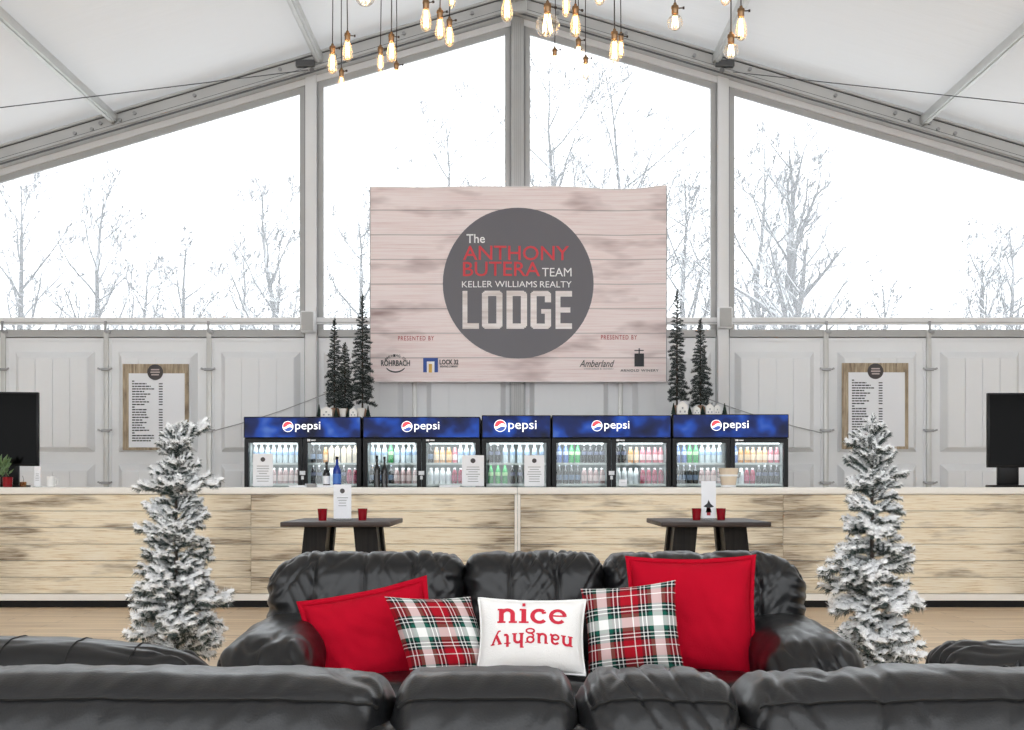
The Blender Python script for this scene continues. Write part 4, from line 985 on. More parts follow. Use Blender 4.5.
# ------------------------------------------------------------------ snowy pines
def branch_mesh(name, m, seed, nlen, twigs, station, per, blobs, snowp, droop=-0.12, blob_r=0.05, width=0.004, zr=(-0.1, 0.25), tipsnow=False):
    rnd = random.Random(seed); vs = []; fs = []; sn = []
    def tri(a, b, c, s): k = len(vs); vs.extend((a, b, c)); fs.append((k, k + 1, k + 2)); sn.extend((s, s, s))
    lines = []
    def mainp(t): return Vector((t, 0, droop * t * t + 0.06 * math.sin(t * 3)))
    lines.append([mainp(i / 10) for i in range(11)])
    for q in range(twigs):
        t = 0.25 + 0.7 * q / max(1, twigs - 1); s = 1 if q % 2 else -1; L = (1.0 - t) * 0.45 + 0.20
        a = mainp(t); d = Vector((math.cos(R(45)), s * math.sin(R(45)) * rnd.uniform(.6, 1.1), rnd.uniform(*zr))).normalized()
        lines.append([a + d * L * i / 5 for i in range(6)])
    mbx = MB()
    for L in lines:
        tot = sum((L[i + 1] - L[i]).length for i in range(len(L) - 1)); n = max(2, int(tot / station))
        for q in range(n + 1):
            f = q / n * (len(L) - 1); i = min(int(f), len(L) - 2); p = L[i].lerp(L[i + 1], f - i); t = (L[i + 1] - L[i]).normalized()
            a = t.cross(Vector((0, 0, 1))).normalized(); b = a.cross(t)
            for k in range(per):
                an = rnd.uniform(0, 2 * PI); rd = a * math.cos(an) + b * math.sin(an)
                d = (t * rnd.uniform(0.45, 0.9) + rd).normalized(); ln = nlen * rnd.uniform(0.7, 1.2); sd = d.cross(Vector((rnd.uniform(-1, 1), rnd.uniform(-1, 1), rnd.uniform(-1, 1)))).normalized() * width
                pr = snowp * (0.55 + 0.65 * rd.z)
                if tipsnow: pr *= min(1.0, max(0.15, (p.x - 0.10) / 0.45))
                s = 1.0 if rnd.random() < pr else rnd.uniform(0, 0.15)
                tri(p - sd, p + sd, p + d * ln, s)
    base = len(vs)
    # snow clumps lying on the twigs
    if blobs:
        ico = bmesh.new(); bmesh.ops.create_icosphere(ico, subdivisions=1, radius=1); iv = [v.co.copy() for v in ico.verts]; ico.verts.index_update(); ifc = [[v.index for v in f.verts] for f in ico.faces]; ico.free()
        for L in lines:
            for q in range(blobs):
                f = rnd.uniform(0.15, 1) * (len(L) - 1); i = min(int(f), len(L) - 2); p = L[i].lerp(L[i + 1], f - i) + Vector((rnd.uniform(-.02, .02), rnd.uniform(-.03, .03), blob_r * 0.35))
                r = blob_r * rnd.uniform(0.55, 1.15); k = len(vs)
                for v in iv:
                    j = 1 + rnd.uniform(-0.5, 0.5); vs.append(p + Vector((v.x * r * 1.35 * j, v.y * r * j, v.z * r * 0.62 * j))); sn.append(1.0 if v.z > -0.5 else 0.6)  # shadow on the clump undersides is painted in with a lower snow value
                fs.extend([tuple(k + x for x in ff) for ff in ifc])
    mb = MB()
    for L in lines: mb.tube(L, [0.012 * (1 - 0.7 * i / (len(L) - 1)) for i in range(len(L))], 4)
    k = len(vs); vs.extend(Vector(v) for v in mb.v); fs.extend(tuple(k + x for x in ff) for ff in mb.f); sn.extend([0.05] * len(mb.v))
    me = bpy.data.meshes.new(name); me.from_pydata([tuple(v) for v in vs], [], fs); me.materials.append(m)
    at = me.attributes.new('snow', 'FLOAT', 'POINT'); at.data.foreach_set('value', sn); me.update()
    return me
FB = [branch_mesh('branch', M['needle'], s, 0.15, 8, 0.024, 9, 11, 1.45, blob_r=0.060, width=0.011, zr=(-0.25, 0.75), tipsnow=True) for s in range(5)]
SB = [branch_mesh('branch', M['needle2'], 50 + s, 0.20, 5, 0.040, 8, 0, 0.13, width=0.014) for s in range(4)]
def pine(name, label, loc, h, rad, nb, meshes, seed, group, lean=0.0, zlow=0.10, droop=0.25, topdir=0.9, power=0.85, lumpy=0.25, trunk_r=0.016, extra=None, cat='tree', jit=0.12):
    rnd = random.Random(seed); e = empty(name, loc, label=label, cat=cat, group=group)
    m = MB().tube([(0, 0, 0), (lean * .3, 0, h * .4), (lean, 0, h * 0.97)], [trunk_r, trunk_r * .8, trunk_r * .3], 8); m.build('trunk', M['bark'], e)
    for i in range(nb):
        t = (i + rnd.uniform(0, 0.9)) / nb; z = zlow * h + (h * 0.955 - zlow * h) * t
        L = rad * max(0.10, (1 - t) ** power) * rnd.uniform(1 - lumpy, 1 + lumpy * 0.6) + 0.02
        az = i * 2.39996 + rnd.uniform(-0.3, 0.3); el = -droop + (topdir + droop) * max(0, t - 0.25) ** 2 / 0.56 + rnd.uniform(-jit, jit)
        o = obj('branch', meshes[i % len(meshes)], e, (lean * t * t, 0, z), (rnd.uniform(-0.4, 0.4), -el, az)); th = rnd.uniform(0.9, 1.25); o.scale = (L, L * th, L * th)
    o = obj('branch', meshes[0], e, (lean, 0, h * 0.90), (0, -PI / 2, 0)); L = h * 0.085; o.scale = (L, L * .8, L * .8)
    for (z, az, el, L) in (extra or []):
        o = obj('branch', meshes[1], e, (lean * .7, 0, z), (0, -el, az)); o.scale = (L, L, L)
    return e
DTL = 6.9
xt = (176 - CX) * DTL / F
t = pine('snowy_pine', 'snow-flocked artificial pine on the left, before the bar', (xt, DTL, 0), H + (CY - 425) * DTL / F, 0.205, 110, FB, 5, 'snow-flocked pines', lean=0.0, power=0.20, lumpy=0.45, zlow=0.09, droop=-0.10, jit=0.35,
     extra=[(1.36, 0.3, 0.85, 0.24), (1.16, 0.0, 0.15, 0.24), (0.36, 0.2, 0.45, 0.32)])
for k in range(3):
    MB().tube([(0, 0, 0.10), (0.22 * math.cos(k * 2.1), 0.22 * math.sin(k * 2.1), 0.0)], 0.012, 6).build('stand_leg', M['darkmetal'], t)
DTR = 6.15
xt = (872 - CX) * DTR / F
t = pine('snowy_pine', 'snow-flocked artificial pine on the right, before the bar', (xt, DTR, 0), H + (CY - 413) * DTR / F, 0.215, 105, FB, 9, 'snow-flocked pines', power=0.33, lumpy=0.45, zlow=0.09, droop=0.15, jit=0.30,
     extra=[(0.75, 3.3, -0.1, 0.27), (0.60, 0.1, -0.2, 0.26)])
for k in range(3):
    MB().tube([(0, 0, 0.10), (0.22 * math.cos(k * 2.1), 0.22 * math.sin(k * 2.1), 0.0)], 0.012, 6).build('stand_leg', M['darkmetal'], t)
# slim dark pines standing on the coolers
DP = DC + 0.38; SP = DP / F
def slim(px, pytop, wpx, seed, label, ztop, dy=0.0):
    x = (px - CX) * SP; h = H - (pytop - CY) * SP - ztop
    e = pine('slim_pine', label, (x, DP + dy, ztop), h, wpx * SP / 2 * 0.80, 110, SB, seed, 'slim pines on the coolers', power=0.55, lumpy=0.35, zlow=0.13, droop=0.05, trunk_r=0.012)
    MB().lathe([(0.05, 0), (0.062, 0.04), (0.055, 0.10), (0.03, 0.125)], 12).build('burlap_base', M['burlap'], e, smooth=True)
ZC1, ZC5, ZC2, ZC4 = CZ(417) + 0.0, CZ(414.5), CZ(417), CZ(415.5)
slim(334.5, 318, 20, 21, 'slim dark artificial pine, leftmost on the coolers left of the banner', ZC1)
slim(345, 342, 18, 22, 'short slim pine between two taller ones left of the banner', ZC1)
slim(361.5, 293, 24, 23, 'tallest slim dark pine beside the banner left edge', ZC1, 0.08)
slim(677, 289, 20, 24, 'tall slim dark pine beside the banner right edge', ZC5)
slim(700.5, 318, 22, 25, 'shorter slim dark pine right of the tall one, beyond the banner', ZC5)

# small white houses and cone trees on the cooler tops
DH = DC + 0.12; SH = DH / F
def house(px, wpx, hpx, z, label, roof=True):
    x = (px - CX) * SH; w = wpx * SH; h = hpx * SH; e = empty('ceramic_house', (x, DH, z), label=label, cat='ornament', group='white ceramic houses on the coolers')
    b = h * (0.68 if roof else 1.0)
    m = MB().box(-w / 2, w / 2, -w * .4, w * .4, 0, b)
    if roof: m.prism([(-w / 2, b), (w / 2, b), (0, h)], -w * .4, w * .4)
    m.build('body', M['housewhite'], e)
    for dx, dz in ((-.22, .25), (.22, .25), (0, .62)):
        MB().box(dx * w - w * .07, dx * w + w * .07, -w * .4 - 0.002, -w * .4 + .001, dz * b, dz * b + b * .2).build('window', M['inkgrey'], e)
def pot(px, wpx, hpx, z, label):
    x = (px - CX) * SH; w = wpx * SH / 2; h = hpx * SH
    o = MB().lathe([(0, 0), (w * .72, 0), (w, h * .92), (w * 1.05, h), (w * .9, h), (w * .66, 0.01), (0, .01)], 16).build('white_pot', M['housewhite'], None, smooth=True, loc=(x, DH, z)); tag(o, label, 'pot', 'white pots on the coolers')
def cone_tree(px, hpx, z, label):
    x = (px - CX) * SH; h = hpx * SH; e = empty('cone_tree', (x, DH + 0.02, z), label=label, cat='ornament', group='tiny cone trees on the coolers')
    m = MB()
    for k in range(4): zz = h * (0.1 + 0.2 * k); r = 0.032 * (1 - k * .22); m.lathe([(r, zz), (r * .35, zz + h * .32)], 10)
    m.build('foliage', M['minitree'], e); MB().lathe([(0.008, 0), (0.008, h * .12)], 8).build('stem', M['bark'], e)
house(327, 11.5, 11, ZC1, 'white ceramic house at the left end of the cooler-top row')
pot(343, 7.5, 9, ZC1, 'small tapered white pot under the short slim pine')
house(353.5, 7.5, 10.5, ZC1, 'narrow white ceramic house right of the small pot', True)
pot(361, 7.5, 9.5, ZC1, 'white pot at the foot of the tallest slim pine')
house(682, 10.5, 14, ZC5, 'white ceramic house with pointed roof right of the banner')
house(696.5, 7, 9, ZC5, 'small low white ceramic house between the two right slim pines')
house(709.5, 8, 12, ZC5, 'white ceramic house with pointed roof below the right post')
house(717, 6, 11, ZC5, 'narrow white ceramic house, rightmost on the coolers')
cone_tree(318.7, 13, ZC1, 'tiny dark cone tree, leftmost on the coolers')
cone_tree(335.8, 10, ZC1, 'tiny dark cone tree between the white house and pot')
cone_tree(348.2, 10, ZC1, 'tiny dark cone tree beside the narrow white house')
cone_tree(367.8, 12, ZC2, 'tiny dark cone tree at the foot of the banner left corner')
cone_tree(673.8, 12, ZC5, 'tiny dark cone tree at the foot of the banner right corner')
cone_tree(690, 9, ZC5, 'tiny dark cone tree between two white houses on the right')
cone_tree(703, 9, ZC5, 'tiny dark cone tree left of the pointed white house')
cone_tree(725, 12, ZC5, 'tiny dark cone tree, rightmost on the coolers')

# ------------------------------------------------------------------ banner
DBA = 13.40; SBA = DBA / F
def NX(px): return (px - CX) * SBA
def NZ(py): return H - (py - CY) * SBA
ban = empty('banner', (NX(518), DBA, NZ(284)), label='large printed banner of pale planks with a dark lettered circle', cat='banner')
BC = Vector((NX(518), DBA, NZ(284)))
bx0, bx1, bz0, bz1 = NX(370) - BC.x, NX(666.5) - BC.x, NZ(381.5) - BC.z, NZ(187) - BC.z
def bfn(p):
    u = (p.x - bx0) / (bx1 - bx0); v = (p.z - bz0) / (bz1 - bz0)
    y = 0.018 * math.sin(u * 9 + 0.6) * (0.4 + 0.6 * v) + 0.012 * math.sin(u * 21 + v * 4) * v + 0.02 * math.exp(-((u - 0.86) / 0.06) ** 2) * v
    z = p.z
    if v > 0.5:
        z -= (v - 0.5) * 2 * (0.020 * math.sin(PI * max(0, min(1, (u - 0.70) / 0.30))) ) * (1 if u > .7 else 0) - (v - .5) * 2 * 0.018 * max(0, (u - 0.92) / 0.08)
    return Vector((p.x, p.y + y, z))
m = MB(); nu, nv = 90, 40; vs = []; fs = []
for side in (0, 0.006):
    for i in range(nu + 1):
        for j in range(nv + 1): vs.append(bfn(Vector((bx0 + (bx1 - bx0) * i / nu, side, bz0 + (bz1 - bz0) * j / nv))))
o_ = (nu + 1) * (nv + 1)
for i in range(nu):
    for j in range(nv):
        a = i * (nv + 1) + j; q = (a, a + nv + 1, a + nv + 2, a + 1); fs.append(q); fs.append(tuple(x + o_ for x in q[::-1]))
m.add(vs, fs).build('sheet', M['banner'], ban, smooth='all')
m = MB(); r = NX(600) - NX(524.6)
cx_, cz_ = NX(518.2) - BC.x, NZ(283.3) - BC.z
vs = [(cx_, 0, cz_)]; fs = []; nr, na = 10, 72
for a in range(1, nr + 1):
    for k in range(na): vs.append((cx_ + r * a / nr * math.cos(2 * PI * k / na), 0, cz_ + r * a / nr * math.sin(2 * PI * k / na)))
for k in range(na): fs.append((0, 1 + k, 1 + (k + 1) % na))
for a in range(nr - 1):
    for k in range(na): k2 = (k + 1) % na; fs.append((1 + a * na + k, 1 + a * na + k2, 1 + (a + 1) * na + k2, 1 + (a + 1) * na + k))
m.add([bfn(Vector(v)) + Vector((0, -0.004, 0)) for v in vs], fs).build('circle', M['circle'], ban, smooth='all')
def btext(body, x0, x1, y0, y1, m, lift=0.008, **k):
    return text('lettering', body, m, ban, NX(x0) - BC.x, NX(x1) - BC.x, NZ(y1) - BC.z, NZ(y0) - BC.z, 0, fn=lambda p: bfn(p) + Vector((0, -lift, 0)), **k)
btext('The', 466.5, 485, 234.5, 243.5, M['whitewhite'], bold=0.012)
btext('ANTHONY', 463, 569, 246, 260.5, M['redprint'], bold=0.006)
btext('BUTERA', 463, 540, 262, 276.5, M['redprint'], bold=0.006)
btext('TEAM', 542, 571.5, 268, 276.5, M['whitewhite'], bold=0.0)
for wd, a, b in (('KELLER', 462, 492.4), ('WILLIAMS', 495, 537), ('REALTY', 540, 571.6)): btext(wd, a, b, 281.3, 287.5, M['whitewhite'])
# LODGE in tall condensed block letters
def lodge():
    L = []
    T = 0.30
    def ring(w_, pts): return pts
    def frame(cut=None):
        c = 0.16
        o = [(c, 0), (1 - c, 0), (1, c * .45), (1, 1 - c * .45), (1 - c, 1), (c, 1), (0, 1 - c * .45), (0, c * .45)]
        return o
    rects = {
        'L': [(0, 0, T, 1), (T, 0, 1, .15)],
        'O': [(0, .06, T, .94), (1 - T, .06, 1, .94), (.12, 0, .88, .14), (.12, .86, .88, 1), (.05, .03, .3, .12), (.7, .03, .95, .12), (.05, .88, .3, .97), (.7, .88, .95, .97)],
        'D': [(0, 0, T, 1), (1 - T, .07, 1, .93), (T, 0, .86, .14), (T, .86, .86, 1), (.7, .03, .95, .12), (.7, .88, .95, .97)],
        'G': [(0, .06, T, .94), (1 - T, .06, 1, .50), (.12, 0, .88, .14), (.12, .86, .88, 1), (1 - T, .70, 1, .94), (.52, .40, 1, .52), (.05, .03, .3, .12), (.7, .03, .95, .12), (.05, .88, .3, .97), (.7, .88, .95, .97)],
        'E': [(0, 0, T, 1), (T, 0, 1, .15), (T, .85, 1, 1), (T, .43, .9, .57)]}
    spans = [('L', 462.5, 479), ('O', 482, 502.5), ('D', 506.5, 527), ('G', 530.5, 551), ('E', 555.5, 572)]
    y0, y1 = 291, 329
    for ch, a, b in spans:
        mb = MB(); ax, bx = NX(a) - BC.x, NX(b) - BC.x; az, bz = NZ(y1) - BC.z, NZ(y0) - BC.z
        for q, (u0, v0, u1, v1) in enumerate(rects[ch]):
            y = -0.008 - q * 0.00015
            mb.add([bfn(Vector((ax + u * (bx - ax), 0, az + v * (bz - az)))) + Vector((0, y, 0)) for u, v in ((u0, v0), (u1, v0), (u1, v1), (u0, v1))], [(0, 1, 2, 3)])
        mb.build('lettering', M['planklight'], ban)
lodge()
btext('PRESENTED BY', 398, 434, 336, 340.5, M['redprint2'], spacing=1.25, bold=0.006)
btext('PRESENTED BY', 601, 637, 335, 339.5, M['redprint2'], spacing=1.25, bold=0.006)
btext('ROHRBACH', 381, 410, 360.2, 366, M['ink'], bold=0.02)
def arctext(body, cx, cy, rx, ry, a0, a1, size, m):
    for i, ch in enumerate(body):
        if ch == ' ': continue
        a = R(a0 + (a1 - a0) * i / (len(body) - 1)); x = cx + rx * math.cos(a); y = cy - ry * math.sin(a)
        btext(ch, x - size * .4, x + size * .4, y - size / 2, y + size / 2, m, bold=0.02)
arctext('BREWING CO', 395.5, 364, 11, 8.5, 150, 30, 2.6, M['ink'])
m = MB(); pts = []
for k in range(21): a = R(215 + 110 * k / 20); pts.append((395.5 + 11 * math.cos(a), 363 - 9 * math.sin(a)))
vs = []
for x, y in pts:
    for dy in (-0.7, 0.7): vs.append(bfn(Vector((NX(x) - BC.x, 0, NZ(y + dy) - BC.z))) + Vector((0, -0.007, 0)))
m.add(vs, [(2 * i, 2 * i + 1, 2 * i + 3, 2 * i + 2) for i in range(20)]).build('logo_arc', M['ink'], ban)
def brect(name, m, x0, x1, y0, y1, lift):
    return MB().add([bfn(Vector((NX(x) - BC.x, 0, NZ(y) - BC.z))) + Vector((0, -lift, 0)) for x, y in ((x0, y1), (x1, y1), (x1, y0), (x0, y0))], [(0, 1, 2, 3)]).build(name, m, ban)
brect('logo_block', M['blueprint'], 423.2, 438, 358, 372.3, 0.007)
brect('logo_arch', M['whitewhite'], 426.8, 434.5, 361.5, 372.6, 0.009)
brect('logo_glass', M['goldprint'], 428.7, 432, 364, 372.6, 0.011)
btext('LOCK 32', 439.6, 458.5, 359.6, 364.6, M['ink'], bold=0.03)
btext('BREWING COMPANY', 440, 458, 365.6, 367.4, M['ink'], bold=0.02)
btext('Amberland', 579.5, 614.5, 360, 367, M['ink'], shear=0.4, bold=0.004)
btext('VINEYARDS & WINERY', 584, 614, 367.8, 369.6, M['inkgrey'], shear=0.2)
brect('logo_bottle', M['ink'], 634.5, 644, 353.5, 366.5, 0.007)
brect('logo_bar', M['ink'], 634.5, 643.8, 350, 351, 0.007)
brect('logo_bar', M['ink'], 638.6, 639.8, 348.3, 353.5, 0.0075)
btext('ARNOLD WINERY', 620.5, 658.5, 369.3, 371.7, M['ink'], bold=0.01, spacing=1.15)
# hem and tie ropes
for z in (bz0, bz1):
    m = MB(); m.tube([bfn(Vector((bx0 + (bx1 - bx0) * i / 60, 0.003, z))) for i in range(61)], 0.008, 6); m.build('hem', M['planklight'], ban)
for x in (bx0, bx1):
    m = MB(); m.tube([bfn(Vector((x, 0.003, bz0 + (bz1 - bz0) * i / 20))) for i in range(21)], 0.006, 6); m.build('hem', M['steel'], ban)
for s, a, b in ((0, (bx0, bz1), (NX(324) - BC.x, NZ(185) - BC.z)), (1, (bx1, bz1 + 0.018), (NX(710) - BC.x, NZ(186) - BC.z)), (0, (bx0, bz0), (NX(322) - BC.x, NZ(392) - BC.z)), (1, (bx1, bz0), (NX(712) - BC.x, NZ(395) - BC.z))):
    MB().tube([(a[0], 0.02, a[1]), (b[0], DW - 0.19 - DBA, b[1])], 0.004, 5).build('tie_rope', M['steel'], ban)

# ------------------------------------------------------------------ wall-hung things
DMB = DW - 0.135; SMB = DMB / F
def menu(px0, px1, py0, py1, label):
    x0, x1, z0, z1 = (px0 - CX) * SMB, (px1 - CX) * SMB, H - (py1 - CY) * SMB, H - (py0 - CY) * SMB
    cx, cz = (x0 + x1) / 2, (z0 + z1) / 2; e = empty('menu_board', (cx, DMB, cz), label=label, cat='menu board', group='menu boards on the wall')
    w, h = (x1 - x0) / 2, (z1 - z0) / 2
    nb = 5
    for k in range(nb):
        a = -w + 2 * w * k / nb; MB().bbox(a + 0.001, a + 2 * w / nb - 0.001, 0, 0.02, -h, h, 0.002).build('plank', M['menuwood'], e)
    pw0, pw1 = -w + 0.075, w - 0.045; ph0, ph1 = -h + 0.03, h - 0.11
    sh = MB().box(pw0, pw1, -0.006, 0.0, ph0, ph1).build('sheet', M['paper'], e)
    ez = ph1 + 0.012
    d = MB().disc(0, -0.014, ez, 0.092, 36, 0.012).build('emblem', M['emblem'], e)
    m = MB()
    for q, (ww, zz) in enumerate(((0.05, .03), (0.055, 0.0), (.045, -.03))): m.box(-ww, ww, -0.0155, -0.014, ez + zz - .008, ez + zz + .008)
    m.build('emblem_print', M['emblemtext'], d)
    m = MB(); rnd = random.Random(3); z = ph1 - 0.10; dz = 0.0305
    for q in range(24):
        if q in (0, 10, 20): ww = 0.03
        else: ww = rnd.choice([0.12, 0.15, 0.20, 0.22, 0.17, 0.26])
        ax = pw0 + 0.04; x = ax
        while x < ax + ww:                                    # word-like dashes too small to read
            wl = rnd.uniform(0.018, 0.05); m.box(x, min(x + wl, ax + ww), -0.0075, -0.006, z, z + 0.014); x += wl + 0.006
        if q not in (0, 10, 20): m.box(pw0 + 0.355, pw0 + 0.40, -0.0075, -0.006, z, z + 0.013)
        z -= dz
        if z < ph0 + 0.03: break
    tag(m.build('print', M['ink'], sh), kind='stuff')
menu(122.5, 188.5, 364, 450, 'wood-framed white menu board on the wall left of the coolers')
menu(842, 908.5, 363, 449, 'wood-framed white menu board on the wall right of the coolers')
def wall_speaker(px, py, label):
    D = DW - 0.24; x, _, z = P(px, py, D); e = empty('wall_speaker', (x, D, z), label=label, cat='speaker', group='white wall speakers on posts')
    MB().bbox(-0.082, 0.082, -0.02, 0.11, -0.125, 0.125, 0.018).build('cabinet', M['whitepaint'], e, smooth=True)
    m = MB().bbox(-0.068, 0.068, -0.028, -0.018, -0.108, 0.108, 0.004); m.build('grille', mat('speaker_grille', (0.52, 0.52, 0.51), 0.6, bump=0.6, bscale=300), e)
    MB().box(-0.02, 0.02, 0.11, 0.16, -0.03, 0.03).build('bracket', M['steel'], e)
wall_speaker(307.5, 321.5, 'small white speaker on the post left of the banner')
wall_speaker(725.5, 317.5, 'small white speaker on the post right of the banner')
for a, b, lab in (((213, 431), (330, 392), 'thin grey string stretched above the left cooler'), ((700, 396), (822, 433), 'thin grey string stretched above the right cooler')):
    A, B = P(*a, DW - 0.17), P(*b, DW - 0.17); pts = [A.lerp(B, t / 10) - Vector((0, 0, 0.03 * math.sin(PI * t / 10))) for t in range(11)]
    tag(MB().tube(pts, 0.006, 5).build('wall_string', M['steel']), lab, 'string', 'wall strings')

# ------------------------------------------------------------------ things on the bar
def on_bar(px, back=0.25): D = DB + back; return ((px - CX) * D / F, D, ZB), F / D
# monitors
def monitor(px0, px1, py0, py1, label, rz, base_px):
    D = DB + 0.40; s = D / F; x0, x1 = (px0 - CX) * s, (px1 - CX) * s; z0, z1 = H - (py1 - CY) * s, H - (py0 - CY) * s
    cx = (x0 + x1) / 2; e = empty('monitor', (cx, D, ZB), rz, label=label, cat='monitor', group='monitors at the bar ends')
    w, za, zb = (x1 - x0) / 2, z0 - ZB, z1 - ZB
    MB().bbox(-w, w, -0.02, 0.03, za, zb, 0.006).build('housing', M['black'], e, smooth=True)
    MB().box(-w + 0.02, w - 0.02, -0.0225, -0.0195, za + 0.025, zb - 0.02).build('screen', M['screen'], e)
    MB().bbox(-0.10, 0.10, 0.0, 0.06, 0.02, za + 0.15, 0.008).build('stand_neck', M['black'], e, smooth=True)
    MB().bbox(-0.19, 0.19, -0.11, 0.11, 0, 0.022, 0.008).build('stand_base', M['black'], e, smooth=True)
monitor(-22, 37.5, 392, 466, 'black monitor on the bar at the left edge', R(9), 0)
monitor(987.5, 1030, 393, 467.5, 'black monitor on the bar at the right edge', R(-3), 1010)
# mug
(x, y, z), s = on_bar(51, 0.2)
e = empty('mug', (x, y, z), label='white mug on the bar near the left monitor', cat='mug')
MB().lathe([(0, 0), (0.036, 0), (0.042, 0.01), (0.042, 0.105), (0.038, 0.105), (0.037, 0.01), (0, 0.01)], 20).build('body', M['white'], e, smooth=True)
MB().tube([(0.041, 0, 0.085), (0.062, 0, 0.082), (0.068, 0, 0.055), (0.060, 0, 0.03), (0.041, 0, 0.024)], 0.006, 8).build('handle', M['white'], e, smooth=True)
(x, y, z), s = on_bar(37.5, 0.2)
card('tag_sign', 'small white tag sign standing between the jar and the mug', x, y, z, 0.062, 0.205, emblem=False, lines=5)
(x, y, z), s = on_bar(23, 0.2)
e = empty('small_jar', (x, y, z), label='small jar with amber contents on the bar', cat='jar')
MB().lathe([(0, 0), (0.03, 0), (0.032, 0.05), (0.028, 0.052), (0.026, 0.006), (0, .006)], 16).build('glass', M['amberglass'], e, smooth=True)
MB().lathe([(0, 0.008), (0.025, 0.008), (0.026, 0.04), (0, 0.042)], 12).build('contents', mat('amber_wax', (0.35, 0.20, 0.10), 0.5), e)
MB().tube([(0, 0, 0.04), (0.006, 0, 0.075), (-0.004, 0, 0.11)], 0.003, 5).build('wick', M['steel'], e)
(x, y, z), s = on_bar(-1, 0.2)
tag(MB().lathe([(0, 0), (0.045, 0), (0.045, 0.10), (0.04, 0.10), (0.04, 0.006), (0, .006)], 18).build('white_cup', M['white'], None, True, (x - 0.03, y - 0.02, z)), 'white cup at the left edge behind the red potted plant', 'cup')
(x, y, z), s = on_bar(7.7, 0.14)
e = empty('potted_plant', (x, y, z), label='small leafy green plant in a red pot on the bar', cat='plant')
MB().lathe([(0, 0), (0.042, 0), (0.048, 0.095), (0.042, 0.098), (0.04, 0.08), (0, 0.08)], 18).build('pot', M['redcup'], e, smooth=True)
rnd = random.Random(4); lf = MB().add([(0, 0, 0), (-0.018, 0.004, 0.05), (0.018, 0.004, 0.05), (0, 0, 0.11), (0, 0.012, 0.055)], [(0, 2, 4), (2, 3, 4), (3, 1, 4), (1, 0, 4)]).mesh('leaf', M['leaf'])
for k in range(46):
    t = rnd.random(); o = obj('leaf', lf, e, (-0.05 + rnd.uniform(-.05, .05) * (1 - t * .4), rnd.uniform(-.05, .05), 0.09 + t * 0.15), (rnd.uniform(-.9, .9), rnd.uniform(-.9, .9), rnd.uniform(0, 6)))
    q = rnd.uniform(.6, 1.0); o.scale = (q, q, q)
MB().tube([(0, 0, 0.08), (-0.03, 0, 0.15), (-0.05, 0, 0.26)], 0.008, 6).build('stem', M['bark'], e)
# dark small bottle left of the coolers
(x, y, z), s = on_bar(219.5, 0.3)
tag(MB().lathe([(0, 0), (0.016, 0), (0.016, 0.06), (0.006, 0.075), (0.006, 0.10), (0, .10)], 12).build('sauce_bottle', M['black'], None, True, (x, y, z)), 'small dark bottle standing left of the leftmost cooler', 'bottle')
# menu cards
for px, wpx, ytop, lab in ((263, 20, 453.5, 'white upright card before the left door of the leftmost cooler'), (473, 22, 455, 'white upright card between the second and the narrow cooler'), (534.3, 20, 455, 'white upright card before the narrow middle cooler')):
    (x, y, z), s = on_bar(px, 0.22)
    card('bar_card', lab, x, y, z, wpx / s, (487 - ytop) / s, lines=7, group='white menu cards on the bar')
(x, y, z), s = on_bar(623, 0.2); card('small_card', 'tiny white square card before the fourth cooler', x, y, z, 0.075, 0.075, emblem=False, lines=2)
# bottles standing on the bar
def wine(px, col, lab, h, r, label, back=0.32):
    (x, y, z), s = on_bar(px, back)
    e = empty('liquor_bottle', (x, y, z), label=label, cat='bottle', group='bottles on the bar')
    MB().lathe([(0, 0), (r, 0), (r, h * .55), (r * .8, h * .64), (r * .35, h * .72), (r * .33, h * .96), (0, h * .96)], 16).build('glass', col, e, smooth=True)
    MB().lathe([(r * 1.02, h * .12), (r * 1.02, h * .44)], 16).build('band', lab, e)
    MB().lathe([(r * .40, h * .90), (r * .40, h), (0, h)], 12).build('cap', M['black'], e)
bd = mat('dark_bottle_glass', (0.012, 0.013, 0.014), 0.1); bb = mat('blue_bottle_glass', (0.01, 0.04, 0.30), 0.08); bl = mat('blue_bottle_band', (0.05, 0.16, 0.52), 0.4)
wine(326.5, bd, M['paper'], 0.25, 0.034, 'dark bottle with a white band on the bar')
wine(337, bb, bl, 0.30, 0.040, 'deep blue bottle on the bar beside the white-banded one')
wine(377, bd, bd, 0.31, 0.031, 'left one of two tall dark bottles before the second cooler')
wine(384.5, bd, bd, 0.30, 0.031, 'right one of two tall dark bottles before the second cooler')
# paper stacks
for px, wpx, lab in ((298, 16, 'low stack of white paper before the leftmost cooler, left pile'), (328, 20, 'low stack of white paper beneath the dark bottles'), (450, 20, 'low stack of white paper left of the second card')):
    (x, y, z), s = on_bar(px, 0.12)
    m = MB()
    for k in range(4): dx = random.uniform(-.006, .006); m.box(-wpx / s / 2 + dx, wpx / s / 2 + dx, -0.05, 0.05, k * 0.005, k * 0.005 + 0.0045)
    tag(m.build('paper_stack', M['paper'], None, loc=(x, y, z)), lab, 'paper')
(x, y, z), s = on_bar(311, 0.3)
tag(MB().lathe([(0, 0), (0.05, 0), (0.06, 0.03), (0.055, 0.035), (0.045, 0.006), (0, .006)], 18).build('steel_dish', mat('polished_steel', (0.6, 0.6, 0.62), 0.2, 0.9), None, True, (x, y, z)), 'shallow steel dish on the bar left of the dark bottle', 'dish')
